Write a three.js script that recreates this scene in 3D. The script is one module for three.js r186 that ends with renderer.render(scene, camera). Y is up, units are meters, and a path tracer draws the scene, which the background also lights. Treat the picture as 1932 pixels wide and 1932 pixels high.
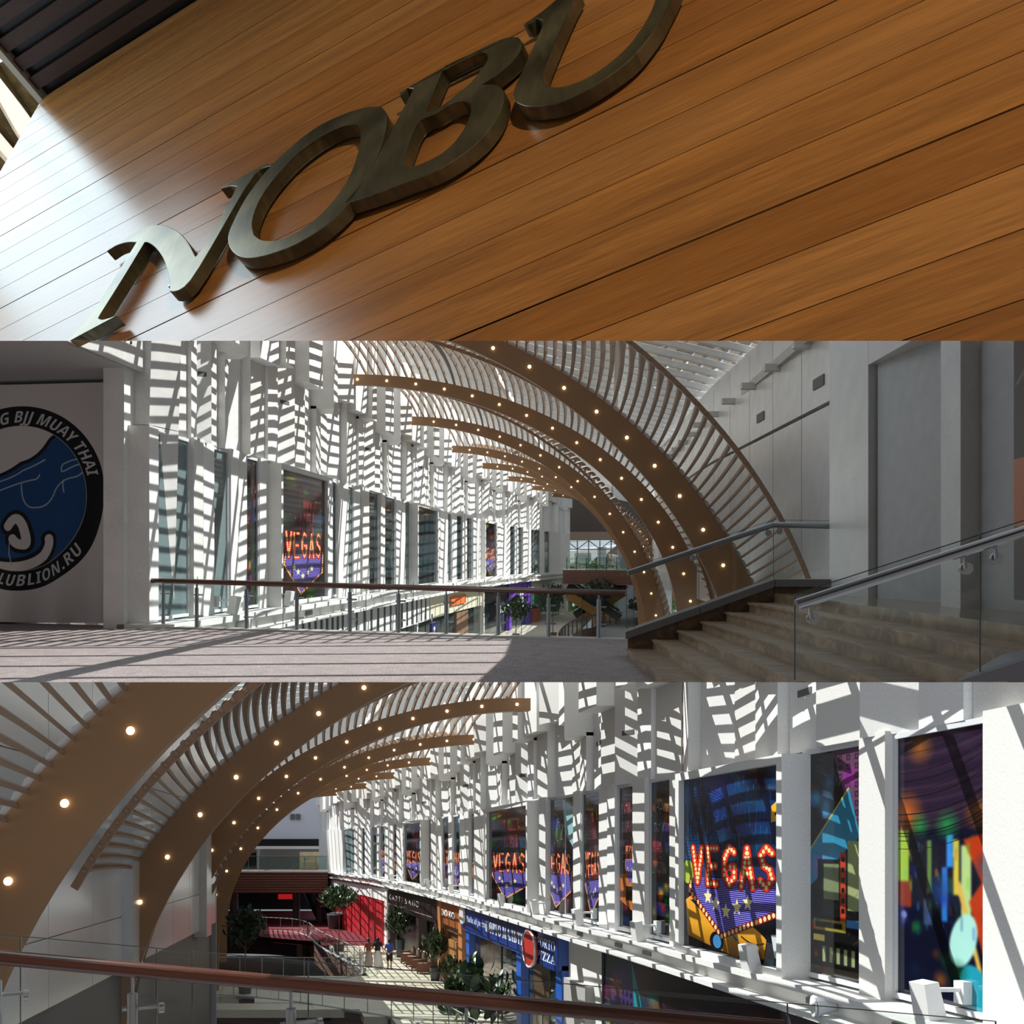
import * as THREE from 'three';
import { mergeGeometries } from 'three/addons/utils/BufferGeometryUtils.js';
import { RectAreaLightUniformsLib } from 'three/addons/lights/RectAreaLightUniformsLib.js';
import { ImprovedNoise } from 'three/addons/math/ImprovedNoise.js';

// ---------------------------------------------------------------- camera, sky, suns, exposure
const F = 2000, PX = 966, PY = 1300;                       // lens: focal length and principal point in pixels of a 1932 frame
const scene = new THREE.Scene();
const camera = new THREE.PerspectiveCamera(2 * Math.atan(966 / F) * 180 / Math.PI, 1, 0.05, 6000);
camera.setViewOffset(1932, 1932, 0, 966 - PY, 1932, 1932); // shift lens
camera.position.set(0, 0, 0);
const renderer = new THREE.WebGLRenderer({ antialias: true });
renderer.toneMapping = THREE.LinearToneMapping;
renderer.toneMappingExposure = 1.0;
renderer.shadowMap.enabled = true;
RectAreaLightUniformsLib.init();
scene.background = new THREE.Color().setRGB(0.77, 0.87, 1.0);
scene.backgroundIntensity = 0.8;
function sun(color, power, dir, target, dist, halfAngle) {   // a far, tight sun lamp for one of the halls
  const l = new THREE.SpotLight(color, power * dist * dist, 0, halfAngle * Math.PI / 180, 0.03, 2);
  const d = new THREE.Vector3(...dir).normalize();
  l.position.set(...target).addScaledVector(d, dist);
  l.target.position.set(...target);
  l.castShadow = true; l.shadow.mapSize.set(4096, 4096); l.shadow.radius = 24;
  l.shadow.camera.near = dist * 0.4; l.shadow.camera.far = dist * 2;
  scene.add(l, l.target);
  return l;
}
const SUN_UP = sun(0xfffcf8, 7.8, [0.70, 0.80, -0.17], [1.5, 4.5, -38], 190, 13.5);     // upper hall, from the right
const SUN_LOW = sun(0xfffcf8, 7.8, [-0.72, 0.80, -0.42], [-20, -45, -330], 3000, 5.2);   // lower hall, from the left
SUN_LOW.shadow.radius = 200;

// ---------------------------------------------------------------- helpers
const V = (x, y, z) => new THREE.Vector3(x, y, z);
let seedState = 12345;
const rnd = () => { seedState = (seedState + 0x6d2b79f5) | 0; let t = Math.imul(seedState ^ (seedState >>> 15), 1 | seedState); t = (t + Math.imul(t ^ (t >>> 7), 61 | t)) ^ t; return ((t ^ (t >>> 14)) >>> 0) / 4294967296; };
const seed = (n) => { seedState = n | 0; };
const rr = (a, b) => a + (b - a) * rnd();
const noise = new ImprovedNoise();
const lerp = (a, b, t) => a + (b - a) * t;
const table = (pts) => (x) => {                            // smooth-ish lookup through points
  if (x <= pts[0][0]) { const [a, b] = pts; return a[1] + (x - a[0]) * (b[1] - a[1]) / (b[0] - a[0]); }
  for (let i = 1; i < pts.length; i++) if (x <= pts[i][0] || i === pts.length - 1) { const a = pts[i - 1], b = pts[i]; return a[1] + (x - a[0]) * (b[1] - a[1]) / (b[0] - a[0]); }
};
// A hall: across (X), up (Y) and along (D) in metres from the eye, with its gently sloping length and its scale.
const hall = (s, vx, vy) => (X, Y, D) => V(s * (X + D * (vx - PX) / F), s * (Y - D * (vy - PY) / F), -s * D);
const S2 = 0.5, S3 = 6;
const U = hall(S2, 1150, 1056);                            // upper hall
const L = hall(S3, 480, 1600);                             // lower hall

// Geometry collector: convex pieces, flat faces turned outwards, uv in metres by the dominant axis.
class Geo {
  constructor(us = 1) { this.p = []; this.t = []; this.us = us; }
  tri(a, b, c, uv) {
    this.p.push(a.x, a.y, a.z, b.x, b.y, b.z, c.x, c.y, c.z);
    if (uv) this.t.push(...uv[0], ...uv[1], ...uv[2]);
    else {
      const n = V().crossVectors(V().subVectors(b, a), V().subVectors(c, a)), ax = Math.abs(n.x), ay = Math.abs(n.y), az = Math.abs(n.z), k = 1 / this.us;
      for (const q of [a, b, c]) ay >= ax && ay >= az ? this.t.push(q.x * k, q.z * k) : ax >= az ? this.t.push(q.z * k, q.y * k) : this.t.push(q.x * k, q.y * k);
    }
  }
  quad(a, b, c, d, uv) { this.tri(a, b, c, uv && [uv[0], uv[1], uv[2]]); this.tri(a, c, d, uv && [uv[0], uv[2], uv[3]]); return this; }
  out(a, b, c, d, m) {                                      // quad turned away from m
    const n = V().crossVectors(V().subVectors(b, a), V().subVectors(d, a));
    if (n.dot(V().addVectors(a, c).multiplyScalar(0.5).sub(m)) < 0) this.quad(a, d, c, b); else this.quad(a, b, c, d);
  }
  loft(A, B, caps = true) {                                 // between two convex loops
    const m = V(); [...A, ...B].forEach((q) => m.add(q)); m.multiplyScalar(1 / (A.length + B.length));
    for (let i = 0; i < A.length; i++) { const j = (i + 1) % A.length; this.out(A[i], A[j], B[j], B[i], m); }
    if (caps) for (const P of [A, B]) for (let i = 1; i + 1 < P.length; i++) {
      const n = V().crossVectors(V().subVectors(P[i], P[0]), V().subVectors(P[i + 1], P[0]));
      if (n.dot(V().subVectors(P[0], m)) < 0) this.tri(P[0], P[i + 1], P[i]); else this.tri(P[0], P[i], P[i + 1]);
    }
    return this;
  }
  box(T, x0, x1, y0, y1, d0, d1) { return this.loft([T(x0, y0, d0), T(x1, y0, d0), T(x1, y1, d0), T(x0, y1, d0)], [T(x0, y0, d1), T(x1, y0, d1), T(x1, y1, d1), T(x0, y1, d1)]); }
  rod(a, b, r, n = 8, r2 = r, caps = true) {
    const d = V().subVectors(b, a).normalize(), e = Math.abs(d.y) > 0.9 ? V(1, 0, 0) : V(0, 1, 0), p = V().crossVectors(d, e).normalize(), q = V().crossVectors(d, p), A = [], B = [];
    for (let i = 0; i < n; i++) { const t = i / n * 2 * Math.PI, w = V().addScaledVector(p, Math.cos(t)).addScaledVector(q, Math.sin(t)); A.push(V().copy(a).addScaledVector(w, r)); B.push(V().copy(b).addScaledVector(w, r2)); }
    return this.loft(A, B, caps);
  }
  tube(pts, r, n = 8) { for (let i = 0; i + 1 < pts.length; i++) this.rod(pts[i], pts[i + 1], r, n, r, true); return this; }
  bar(a, b, w, h, up = V(0, 1, 0)) {                        // square bar from a to b
    const d = V().subVectors(b, a).normalize(), s = V().crossVectors(d, up).normalize(), q = V().crossVectors(s, d), f = (c) => [[-1, -1], [1, -1], [1, 1], [-1, 1]].map(([i, j]) => V().copy(c).addScaledVector(s, i * w / 2).addScaledVector(q, j * h / 2));
    return this.loft(f(a), f(b));
  }
  geometry() {
    const g = new THREE.BufferGeometry();
    g.setAttribute('position', new THREE.Float32BufferAttribute(this.p, 3));
    g.setAttribute('uv', new THREE.Float32BufferAttribute(this.t, 2));
    g.computeVertexNormals();
    return g;
  }
}
const taken = {};
const numbered = (n) => { const k = taken[n] = (taken[n] ?? -1) + 1; return k ? n + '_' + String(k).padStart(3, '0') : n; };
const shadows = (m) => { m.castShadow = m.receiveShadow = true; return m; };
function part(name, geo, mat, parent) { const m = shadows(new THREE.Mesh(geo instanceof Geo ? geo.geometry() : geo, mat)); m.name = name; parent.add(m); return m; }
function thing(name, label, category, group) { const o = new THREE.Group(); o.name = numbered(name); o.userData = { label, category }; if (group) o.userData.group = group; scene.add(o); return o; }
function single(name, geo, mat, label, category, group) { const m = part(numbered(name), geo, mat, scene); m.userData = { label, category }; if (group) m.userData.group = group; return m; }
function struct(name) { const o = new THREE.Group(); o.name = numbered(name); o.userData.kind = 'structure'; scene.add(o); return o; }
function base(o) {                                          // moves a thing's origin to the middle of its foot
  o.updateMatrixWorld(true);
  const b = new THREE.Box3().setFromObject(o), c = V((b.min.x + b.max.x) / 2, b.min.y, (b.min.z + b.max.z) / 2);
  for (const k of o.children) k.position.sub(c);
  o.position.copy(c);
  return o;
}
// ---------------------------------------------------------------- materials
const rgb = (r, g, b) => new THREE.Color().setRGB(r, g, b);
const mat = (c, roughness = 0.6, o = {}) => new THREE.MeshStandardMaterial({ color: c, roughness, metalness: 0, ...o });
function tex(w, h, f, srgb = true) {
  const d = new Uint8Array(w * h * 4);
  for (let y = 0; y < h; y++) for (let x = 0; x < w; x++) { const c = f(x / w, y / h, x, y), o = (y * w + x) * 4; d[o] = c[0]; d[o + 1] = c[1]; d[o + 2] = c[2]; d[o + 3] = 255; }
  const t = new THREE.DataTexture(d, w, h); t.wrapS = t.wrapT = THREE.RepeatWrapping; t.magFilter = t.minFilter = THREE.LinearFilter; t.colorSpace = srgb ? THREE.SRGBColorSpace : THREE.NoColorSpace; t.needsUpdate = true;
  return t;
}
const clamp = (v) => Math.max(0, Math.min(255, v));
const pn = (x, y, z, w, h) => {                             // tiling noise
  const a = noise.noise(x, y, z), b = noise.noise(x - w, y, z), c = noise.noise(x, y - h, z), d = noise.noise(x - w, y - h, z), u = x / w, v = y / h;
  return a * (1 - u) * (1 - v) + b * u * (1 - v) + c * (1 - u) * v + d * u * v;
};
const woodTex = tex(1024, 512, (u, v) => {
  const big = pn(u * 3, v * 14, 1.5, 3, 14), mid = pn(u * 8, v * 60, 7.3, 8, 60), fine = pn(u * 26, v * 170, 3.1, 26, 170), k = 0.9 + big * 0.16 + mid * 0.10 + fine * 0.13;
  return [clamp(206 * k), clamp(196 * k), clamp(184 * k - big * 10)];
});
const carpetTex = tex(512, 512, (u, v) => { const k = 1 + pn(u * 90, v * 22, 2.2, 90, 22) * 0.28 + pn(u * 8, v * 8, 5.5, 8, 8) * 0.12 + pn(u * 200, v * 200, 9, 200, 200) * 0.2; return [clamp(150 * k), clamp(137 * k), clamp(135 * k)]; });
const marbleTex = tex(512, 512, (u, v) => { const n1 = pn(u * 6 + 0.8 * pn(u * 4, v * 4, 2, 4, 4), v * 9, 4.4, 6, 9), n2 = pn(u * 22, v * 22, 8.8, 22, 22), vein = Math.pow(1 - Math.abs(pn(u * 5, v * 7, 12.5, 5, 7)), 14), k = 0.9 + n1 * 0.3 + n2 * 0.14 + vein * 0.22; return [clamp(196 * k), clamp(176 * k), clamp(150 * k)]; });
const plasterTex = tex(256, 256, (u, v) => { const k = 1 + pn(u * 9, v * 9, 2, 9, 9) * 0.05 + pn(u * 60, v * 60, 6, 60, 60) * 0.04; return [clamp(240 * k), clamp(240 * k), clamp(240 * k)]; });
const bronzeTex = tex(256, 256, (u, v) => { const k = 1 + pn(u * 5, v * 5, 2, 5, 5) * 0.5 + pn(u * 40, v * 12, 6, 40, 12) * 0.2; return [clamp(150 * k), clamp(138 * k), clamp(110 * k)]; });
const M = {
  scallop: mat(rgb(0.45, 0.43, 0.42), 0.6),
  white: mat(0xf2f1ee, 0.55, { map: plasterTex }), whiteGloss: mat(rgb(0.74, 0.73, 0.71), 0.28, { map: plasterTex }), grey: mat(rgb(0.32, 0.32, 0.33), 0.6), dark: mat(rgb(0.012, 0.011, 0.012), 0.5), black: mat(rgb(0.008, 0.008, 0.009), 0.35),
  frame: mat(rgb(0.66, 0.68, 0.70), 0.45), steel: mat(rgb(0.36, 0.37, 0.38), 0.3, { metalness: 0.9 }), brown: mat(rgb(0.10, 0.036, 0.02), 0.75), rail: mat(rgb(0.10, 0.034, 0.02), 0.25),
  timber: mat(rgb(0.28, 0.15, 0.07), 0.5), timberDark: mat(rgb(0.24, 0.14, 0.085), 0.5), blade: mat(rgb(0.25, 0.165, 0.11), 0.55),
  glass: new THREE.MeshPhysicalMaterial({ color: rgb(0.93, 0.97, 0.96), roughness: 0.02, transmission: 1, thickness: 0, ior: 1.5 }), glassEdge: mat(rgb(0.07, 0.095, 0.09), 0.3),
  darkGlass: mat(rgb(0.035, 0.055, 0.06), 0.04), tealGlass: mat(rgb(0.16, 0.22, 0.225), 0.05), vent: mat(rgb(0.12, 0.12, 0.12), 0.6),
  bulb: new THREE.MeshStandardMaterial({ color: 0xffe2b0, emissive: rgb(1, 0.78, 0.42), emissiveIntensity: 2.6, roughness: 0.4 }),
  carpet: mat(0xffffff, 0.95, { map: carpetTex }), marble: mat(rgb(0.62, 0.55, 0.48), 0.3, { map: marbleTex }),
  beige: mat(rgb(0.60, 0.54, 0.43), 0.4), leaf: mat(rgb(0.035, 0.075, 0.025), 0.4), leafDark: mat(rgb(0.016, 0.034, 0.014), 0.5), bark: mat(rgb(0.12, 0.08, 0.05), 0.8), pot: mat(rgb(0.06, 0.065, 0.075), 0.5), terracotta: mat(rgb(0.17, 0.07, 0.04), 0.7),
};
for (const k of ['glass']) M[k].side = THREE.DoubleSide;
// ================================================================ unseen walls and roof behind the viewer, placed to darken what faces them
{
  const back = struct('wall_unseen_back'), B = (x, y, d) => V(x, y, -d), m = mat(rgb(0.22, 0.20, 0.19), 0.7);
  part('wall_panel', new Geo(4).box(B, -34, 34, -26, 22, -5, -4), m, back);
  part('side_panel', new Geo(4).box(B, -35, -34, -26, 22, -5, 8), m, back); part('side_panel', new Geo(4).box(B, 34, 35, -26, 22, -5, 8), m, back);
  const roofSlab = struct('roof_unseen_back'); part('roof_panel', new Geo(4).box(B, -34, 34, 22, 23, -5, 6), m, roofSlab);
}
// ================================================================ the restaurant wall with its bronze letters
{
  const n = V(-0.46, 0.516, 0.7237).normalize(), K = 1.6;
  const ray = (x, y) => V((x - PX) / F, -(y - PY) / F, -1);
  const onPlane = (x, y, off) => { const d = ray(x, y); return d.multiplyScalar(-(K - off) / n.dot(d)); };   // off: metres in front of the wall
  const eu = V(2.183, 0.545, 1).addScaledVector(n, -n.dot(V(2.183, 0.545, 1))).normalize(), ev = V().crossVectors(n, eu), O = onPlane(600, 350, 0);
  const uvOf = (p) => { const q = V().subVectors(p, O); return [q.dot(eu), q.dot(ev)]; };
  const at = (u, v, w) => V().copy(O).addScaledVector(eu, u).addScaledVector(ev, v).addScaledVector(n, w);
  const vLine = (y) => uvOf(onPlane(966, y, 0))[1];
  const uLeft = uvOf(onPlane(80, 185, 0))[0], vTop = uvOf(onPlane(80, 185, 0))[1];
  // plank edges across the wall: wide joints every fourth plank
  const joints = [vLine(595), vLine(295)], step = joints[1] - joints[0], lo = -6;
  const planks = [];
  for (let g = lo; g < 8; g++) for (let k = 0; k < 4; k++) planks.push({ a: joints[0] + step * (g + k / 4), b: joints[0] + step * (g + (k + 1) / 4), wide: k === 0, g });
  // the wall's lower edge is cut level: a plane through y = 643
  const slope = (PY - 643) / F, clipF = (p) => p.y - slope * -p.z;
  const clip = (poly) => { const o = []; poly.forEach((p, i) => { const q = poly[(i + 1) % poly.length], a = clipF(p), b = clipF(q); if (a >= 0) o.push({ p, cut: Math.abs(a) < 1e-9 }); if (a * b < 0) o.push({ p: V().lerpVectors(p, q, a / (a - b)), cut: true }); }); return o; };
  const wall = struct('wall_sign');
  const uRight = 3.2;
  seed(77);
  const tints = [[0.58, 0.27, 0.082], [0.54, 0.24, 0.07], [0.62, 0.30, 0.10], [0.50, 0.22, 0.062], [0.58, 0.28, 0.09]].map((c) => mat(rgb(...c), 0.3, { map: woodTex }));
  tints.forEach((m) => { m.roughness = 0.26; });
  for (const q of planks) {
    const a = q.a + (q.wide ? 0.007 : 0.0022), b = Math.min(q.b - 0.0016, vTop);
    if (a > vTop) continue;
    let u0 = uLeft;
    while (u0 < uRight) {                                   // one to two boards per course
      const u1 = uRight;
      const front = clip([at(u0, a, 0), at(u1, a, 0), at(u1, b, 0), at(u0, b, 0)]);
      if (front.length > 2) {
        const T = 0.018, back = front.map(({ p, cut }) => cut ? V().copy(p).multiplyScalar((K + T) / K) : V().copy(p).addScaledVector(n, -T));
        const g = new Geo(), A = front.map((f) => f.p), so = rnd(), m = V();
        A.forEach((p) => m.add(p)); m.multiplyScalar(1 / A.length).addScaledVector(n, -T / 2);
        const uvq = (p) => { const [x, y] = uvOf(p); return [x * 0.42 + so * 3.7, y * 0.9 + so * 5.1]; };
        for (let i = 1; i + 1 < A.length; i++) g.tri(A[0], A[i], A[i + 1], [uvq(A[0]), uvq(A[i]), uvq(A[i + 1])]);
        for (let i = 0; i < A.length; i++) { const j = (i + 1) % A.length; g.out(A[i], A[j], back[j], back[i], m); }
        part('plank', g, tints[Math.floor(rnd() * 5)], wall);
      }
      u0 = u1;
    }
  }
  // dark backing behind the joints
  {
    const poly = clip([at(uLeft, -4, -0.012), at(uRight, -4, -0.012), at(uRight, vTop, -0.012), at(uLeft, vTop, -0.012)]), A = poly.map((f) => f.p), B = poly.map(({ p, cut }) => cut ? V().copy(p).multiplyScalar((K + 0.12) / (K + 0.012)) : V().copy(p).addScaledVector(n, -0.1));
    part('backing_board', new Geo().loft(A, B), M.black, wall);
  }
  // slatted dark ceiling meeting the wall's top edge
  const ceil = struct('ceiling');
  const slatMat = mat(rgb(0.085, 0.04, 0.026), 0.45, { map: woodTex });
  const pitch = 0.125, uMid = -2.3;
  for (const [u0, u1, depth] of [[uLeft, uMid, 1.25], [uMid, uRight, 4.6]]) {  // the deeper stretch is out of view, placed to darken the wall's reflections
    part('backing_board', new Geo().loft([at(u0, vTop + 0.05, -0.3), at(u1, vTop + 0.05, -0.3), at(u1, vTop + 0.05, depth), at(u0, vTop + 0.05, depth)], [at(u0, vTop + 0.12, -0.3), at(u1, vTop + 0.12, -0.3), at(u1, vTop + 0.12, depth), at(u0, vTop + 0.12, depth)]), M.black, ceil);
    for (let w = 0.05; w < depth - 0.1; w += pitch) {
      const w1 = w + pitch * 0.62;
      part('slat', new Geo(1.5).loft([at(u0, vTop, w), at(u1, vTop, w), at(u1, vTop, w1), at(u0, vTop, w1)], [at(u0, vTop + 0.05, w), at(u1, vTop + 0.05, w), at(u1, vTop + 0.05, w1), at(u0, vTop + 0.05, w1)]), slatMat, ceil);
    }
  }
  // cream stone return at the wall's far end, with carved mouldings
  const stone = mat(rgb(0.36, 0.285, 0.13), 0.5, { map: marbleTex }), st = struct('trim_1');
  const sl = (u0, u1, v0, v1, w0, w1) => new Geo(0.6).loft([at(u0, v0, w0), at(u0, v0, w1), at(u0, v1, w1), at(u0, v1, w0)], [at(u1, v0, w0), at(u1, v0, w1), at(u1, v1, w1), at(u1, v1, w0)]);
  const uS = uLeft - 1;
  part('stone_slab', sl(uS - 0.4, uS, vTop + 0.1, vTop + 2.4, -1.6, 0.06), stone, st);
  part('edge_strip', sl(uLeft - 0.03, uLeft + 0.012, vTop - 0.03, vTop + 0.05, -0.02, 1.25), mat(rgb(0.45, 0.42, 0.36), 0.4), st);
  for (const [v0, r] of [[0.35, 0.06], [0.62, 0.09], [0.95, 0.06], [1.3, 0.1], [1.7, 0.07], [2.05, 0.09]]) {
    const g = new Geo(0.6), N = 18, prof = (i) => { const s = i / N; return at(uS + 0.01 + 0.03 * Math.sin(s * 7), vTop + v0 + 0.16 * Math.sin(s * 3.2 + v0 * 3), -1.5 + s * 1.5); };
    for (let i = 0; i < N; i++) g.rod(prof(i), prof(i + 1), r, 8, r, false);
    part('moulding', g, stone, st);
  }
  // letters
  const bronze = new THREE.MeshStandardMaterial({ color: rgb(0.40, 0.40, 0.34), roughness: 0.3, metalness: 0.62, map: bronzeTex });
  const THICK = 0.047, GAP = 0.016;
  const smooth = (pts) => {                                 // rounds the gentle bends of a traced outline and keeps its corners
    const N = pts.length, out = [], corner = pts.map((p, i) => { const a = pts[(i + N - 1) % N], b = pts[(i + 1) % N], v1 = [p[0] - a[0], p[1] - a[1]], v2 = [b[0] - p[0], b[1] - p[1]], c = (v1[0] * v2[0] + v1[1] * v2[1]) / Math.hypot(...v1) / Math.hypot(...v2); return c < 0.72; });
    for (let i = 0; i < N; i++) {
      const p0 = pts[(i + N - 1) % N], p1 = pts[i], p2 = pts[(i + 1) % N], p3 = pts[(i + 2) % N], t1 = corner[i] ? [0, 0] : [(p2[0] - p0[0]) / 2, (p2[1] - p0[1]) / 2], t2 = corner[(i + 1) % N] ? [0, 0] : [(p3[0] - p1[0]) / 2, (p3[1] - p1[1]) / 2];
      const S = corner[i] && corner[(i + 1) % N] ? 1 : 5;
      for (let k = 0; k < S; k++) { const s = k / S, h1 = 2 * s ** 3 - 3 * s ** 2 + 1, h2 = -2 * s ** 3 + 3 * s ** 2, h3 = s ** 3 - 2 * s ** 2 + s, h4 = s ** 3 - s ** 2; out.push([0, 1].map((c) => h1 * p1[c] + h2 * p2[c] + h3 * t1[c] + h4 * t2[c])); }
    }
    return out;
  };
  const outline = (pts) => smooth(pts).map(([x, y]) => { const q = uvOf(onPlane(x, y, THICK + GAP)); return new THREE.Vector2(q[0], q[1]); });
  const half = (a) => a.map(([x, y]) => [x / 2, y / 2]);
  const second = (a) => a.map(([x, y]) => [966 + x / 2, y / 2]);
  const letters = {
    N: [half([[403, 948], [440, 922], [500, 882], [560, 853], [600, 848], [640, 856], [680, 880], [712, 918], [738, 968], [780, 912], [850, 790], [893, 704], [868, 702], [833, 712], [833, 706], [900, 672], [1008, 614], [1022, 626], [975, 642], [940, 690], [905, 745], [720, 1056], [640, 1098], [636, 1040], [618, 980], [590, 938], [562, 916], [546, 914], [470, 1040], [382, 1180], [372, 1200], [390, 1205], [440, 1190], [340, 1245], [262, 1287], [248, 1296], [300, 1240], [340, 1195], [362, 1158], [440, 1035], [514, 914], [480, 914], [440, 926]])],
    O: [half([[1390, 403], [1440, 403], [1463, 440], [1455, 510], [1425, 590], [1380, 672], [1320, 760], [1230, 850], [1130, 915], [1040, 952], [960, 972], [905, 968], [870, 938], [860, 890], [885, 825], [930, 742], [1000, 650], [1090, 560], [1190, 482], [1300, 428]]), half([[1350, 468], [1364, 500], [1352, 580], [1310, 685], [1235, 785], [1150, 860], [1060, 905], [990, 910], [955, 888], [948, 840], [970, 770], [1020, 690], [1100, 600], [1200, 522], [1290, 477]])],
    B: [[[752, 176], [800, 148], [870, 111], [930, 80], [960, 70], [978, 70], [986, 80], [982, 96], [965, 116], [937, 140], [905, 160], [935, 159], [951, 170], [949, 195], [930, 235], [890, 278], [830, 318], [770, 342], [700, 368], [650, 384], [658, 372], [690, 335], [725, 272], [780, 167], [769, 166], [754, 180]], [[802, 213], [834, 134], [850, 120], [880, 105], [905, 98], [920, 100], [921, 112], [910, 130], [890, 155], [860, 180], [828, 204]], [[789, 231], [822, 214], [850, 197], [872, 190], [889, 195], [889, 215], [872, 250], [842, 284], [800, 308], [770, 317], [759, 311], [768, 280]]],
    U: [second([[42, 92], [110, 45], [205, -30], [255, -32], [235, 0], [180, 120], [130, 240], [118, 295], [132, 322], [180, 328], [260, 304], [350, 250], [440, 170], [510, 70], [540, 0], [552, -40], [628, -60], [600, 0], [588, 22], [540, 110], [450, 220], [330, 310], [200, 380], [110, 400], [50, 400], [15, 385], [5, 360], [10, 330], [50, 240], [108, 112], [116, 76], [90, 68], [66, 88]])],
  };
  for (const [ch, [outer, ...holes]] of Object.entries(letters)) {
    const sh = new THREE.Shape(outline(outer)); for (const h of holes) sh.holes.push(new THREE.Path(outline(h)));
    const g = new THREE.ExtrudeGeometry(sh, { depth: THICK - 0.003, bevelEnabled: true, bevelThickness: 0.003, bevelSize: 0.0025, bevelOffset: -0.0025, bevelSegments: 2, curveSegments: 4 });
    g.applyMatrix4(new THREE.Matrix4().makeBasis(eu, ev, n).setPosition(at(0, 0, GAP)));
    { const a = g.attributes.position, p = V(); for (let i = 0; i < a.count; i++) { p.fromBufferAttribute(a, i); const c = clipF(p); if (c < 0) { const s = -c / (ev.y + slope * ev.z); p.addScaledVector(ev, s); a.setXYZ(i, p.x, p.y, p.z); } } g.deleteAttribute('normal'); }
    const gN = g.index ? g.toNonIndexed() : g; gN.computeVertexNormals();
    const t = thing('sign_letter', 'large bronze letter ' + ch + ' of the restaurant name on the wood-plank wall', 'letter', 'bronze letters of the restaurant name');
    const body = part('letter_body', gN, bronze, t);
    // two studs that carry the letter off the wall
    const c = new THREE.Box2().setFromPoints(outline(outer));
    for (const [x, y] of { N: [[320, 540], [425, 400]], O: [[450, 450], [710, 240]], B: [[730, 290], [900, 250]], U: [[1020, 150], [1200, 80]] }[ch]) { const [u, v] = uvOf(onPlane(x, y, GAP)); part('stud', new Geo().rod(at(u, v, -0.001), at(u, v, GAP + 0.004), 0.006, 10), M.steel, t); }
    base(t);
  }
  // unseen window left of view, placed to give the wall its pale sheen
  const win = struct('window'), c = V(-5, 4.95, -6.4), e1 = V(0, 0.39, 0.92).normalize(), e2 = V(0, 0.92, -0.39).normalize(), W = 4.4, H = 3.8, wp = (a, b, x) => V().copy(c).addScaledVector(e1, a).addScaledVector(e2, b).add(V(x, 0, 0));
  const lit = new THREE.MeshStandardMaterial({ color: rgb(0.6, 0.75, 0.85), emissive: rgb(0.74, 0.91, 1.0), emissiveIntensity: 1.2, roughness: 0.4 });
  for (let i = 0; i < 3; i++) part('unseen_window_pane', new Geo().loft([wp(-W / 2 + i * W / 3 + 0.03, -H / 2, 0), wp(-W / 2 + (i + 1) * W / 3 - 0.03, -H / 2, 0), wp(-W / 2 + (i + 1) * W / 3 - 0.03, H / 2, 0), wp(-W / 2 + i * W / 3 + 0.03, H / 2, 0)], [wp(-W / 2 + i * W / 3 + 0.03, -H / 2, -0.03), wp(-W / 2 + (i + 1) * W / 3 - 0.03, -H / 2, -0.03), wp(-W / 2 + (i + 1) * W / 3 - 0.03, H / 2, -0.03), wp(-W / 2 + i * W / 3 + 0.03, H / 2, -0.03)]), lit, win);
  for (const [a0, a1, b0, b1] of [[-W / 2 - 0.15, W / 2 + 0.15, H / 2, H / 2 + 0.15], [-W / 2 - 0.15, W / 2 + 0.15, -H / 2 - 0.15, -H / 2], [-W / 2 - 0.15, -W / 2, -H / 2, H / 2], [W / 2, W / 2 + 0.15, -H / 2, H / 2]]) part('window_frame', new Geo().loft([wp(a0, b0, -0.06), wp(a1, b0, -0.06), wp(a1, b1, -0.06), wp(a0, b1, -0.06)], [wp(a0, b0, 0.08), wp(a1, b0, 0.08), wp(a1, b1, 0.08), wp(a0, b1, 0.08)]), M.dark, win);
  const unseenWindowLight = new THREE.RectAreaLight(rgb(0.62, 0.88, 1.0), 2.1, W, H); unseenWindowLight.position.copy(wp(0, 0, 0.03)); unseenWindowLight.up.copy(e2); unseenWindowLight.lookAt(unseenWindowLight.position.x + 1, unseenWindowLight.position.y, unseenWindowLight.position.z); scene.add(unseenWindowLight);
  // unseen warm lamp behind the viewer, placed to brighten the planks and letters
  const lamp = thing('unseen_spotlight', 'unseen warm lamp behind the viewer, placed to brighten the plank wall and letters', 'lamp'), lp = V(1.2, 6.2, 2.6), lt = V(-0.1, 1.6, -3.4), ld = V().subVectors(lt, lp).normalize();
  part('housing', new Geo().rod(V().copy(lp).addScaledVector(ld, -0.45), V().copy(lp).addScaledVector(ld, -0.02), 0.14, 20, 0.17), M.black, lamp);
  part('unseen_lamp_lens', new Geo().rod(V().copy(lp).addScaledVector(ld, -0.02), lp, 0.15, 20), new THREE.MeshStandardMaterial({ color: 0xffe8cc, emissive: rgb(1, 0.8, 0.55), emissiveIntensity: 2 }), lamp);
  part('stem', new Geo().rod(V().copy(lp).addScaledVector(ld, -0.25), V(lp.x, 22, lp.z), 0.02, 8), M.black, lamp);
  base(lamp);
  const spot = new THREE.SpotLight(rgb(1, 0.84, 0.62), 118, 0, 0.56, 0.7, 2); spot.position.copy(lp).addScaledVector(ld, 0.03); spot.target.position.copy(lt); spot.castShadow = true; spot.shadow.radius = 8; scene.add(spot, spot.target);
}
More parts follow.
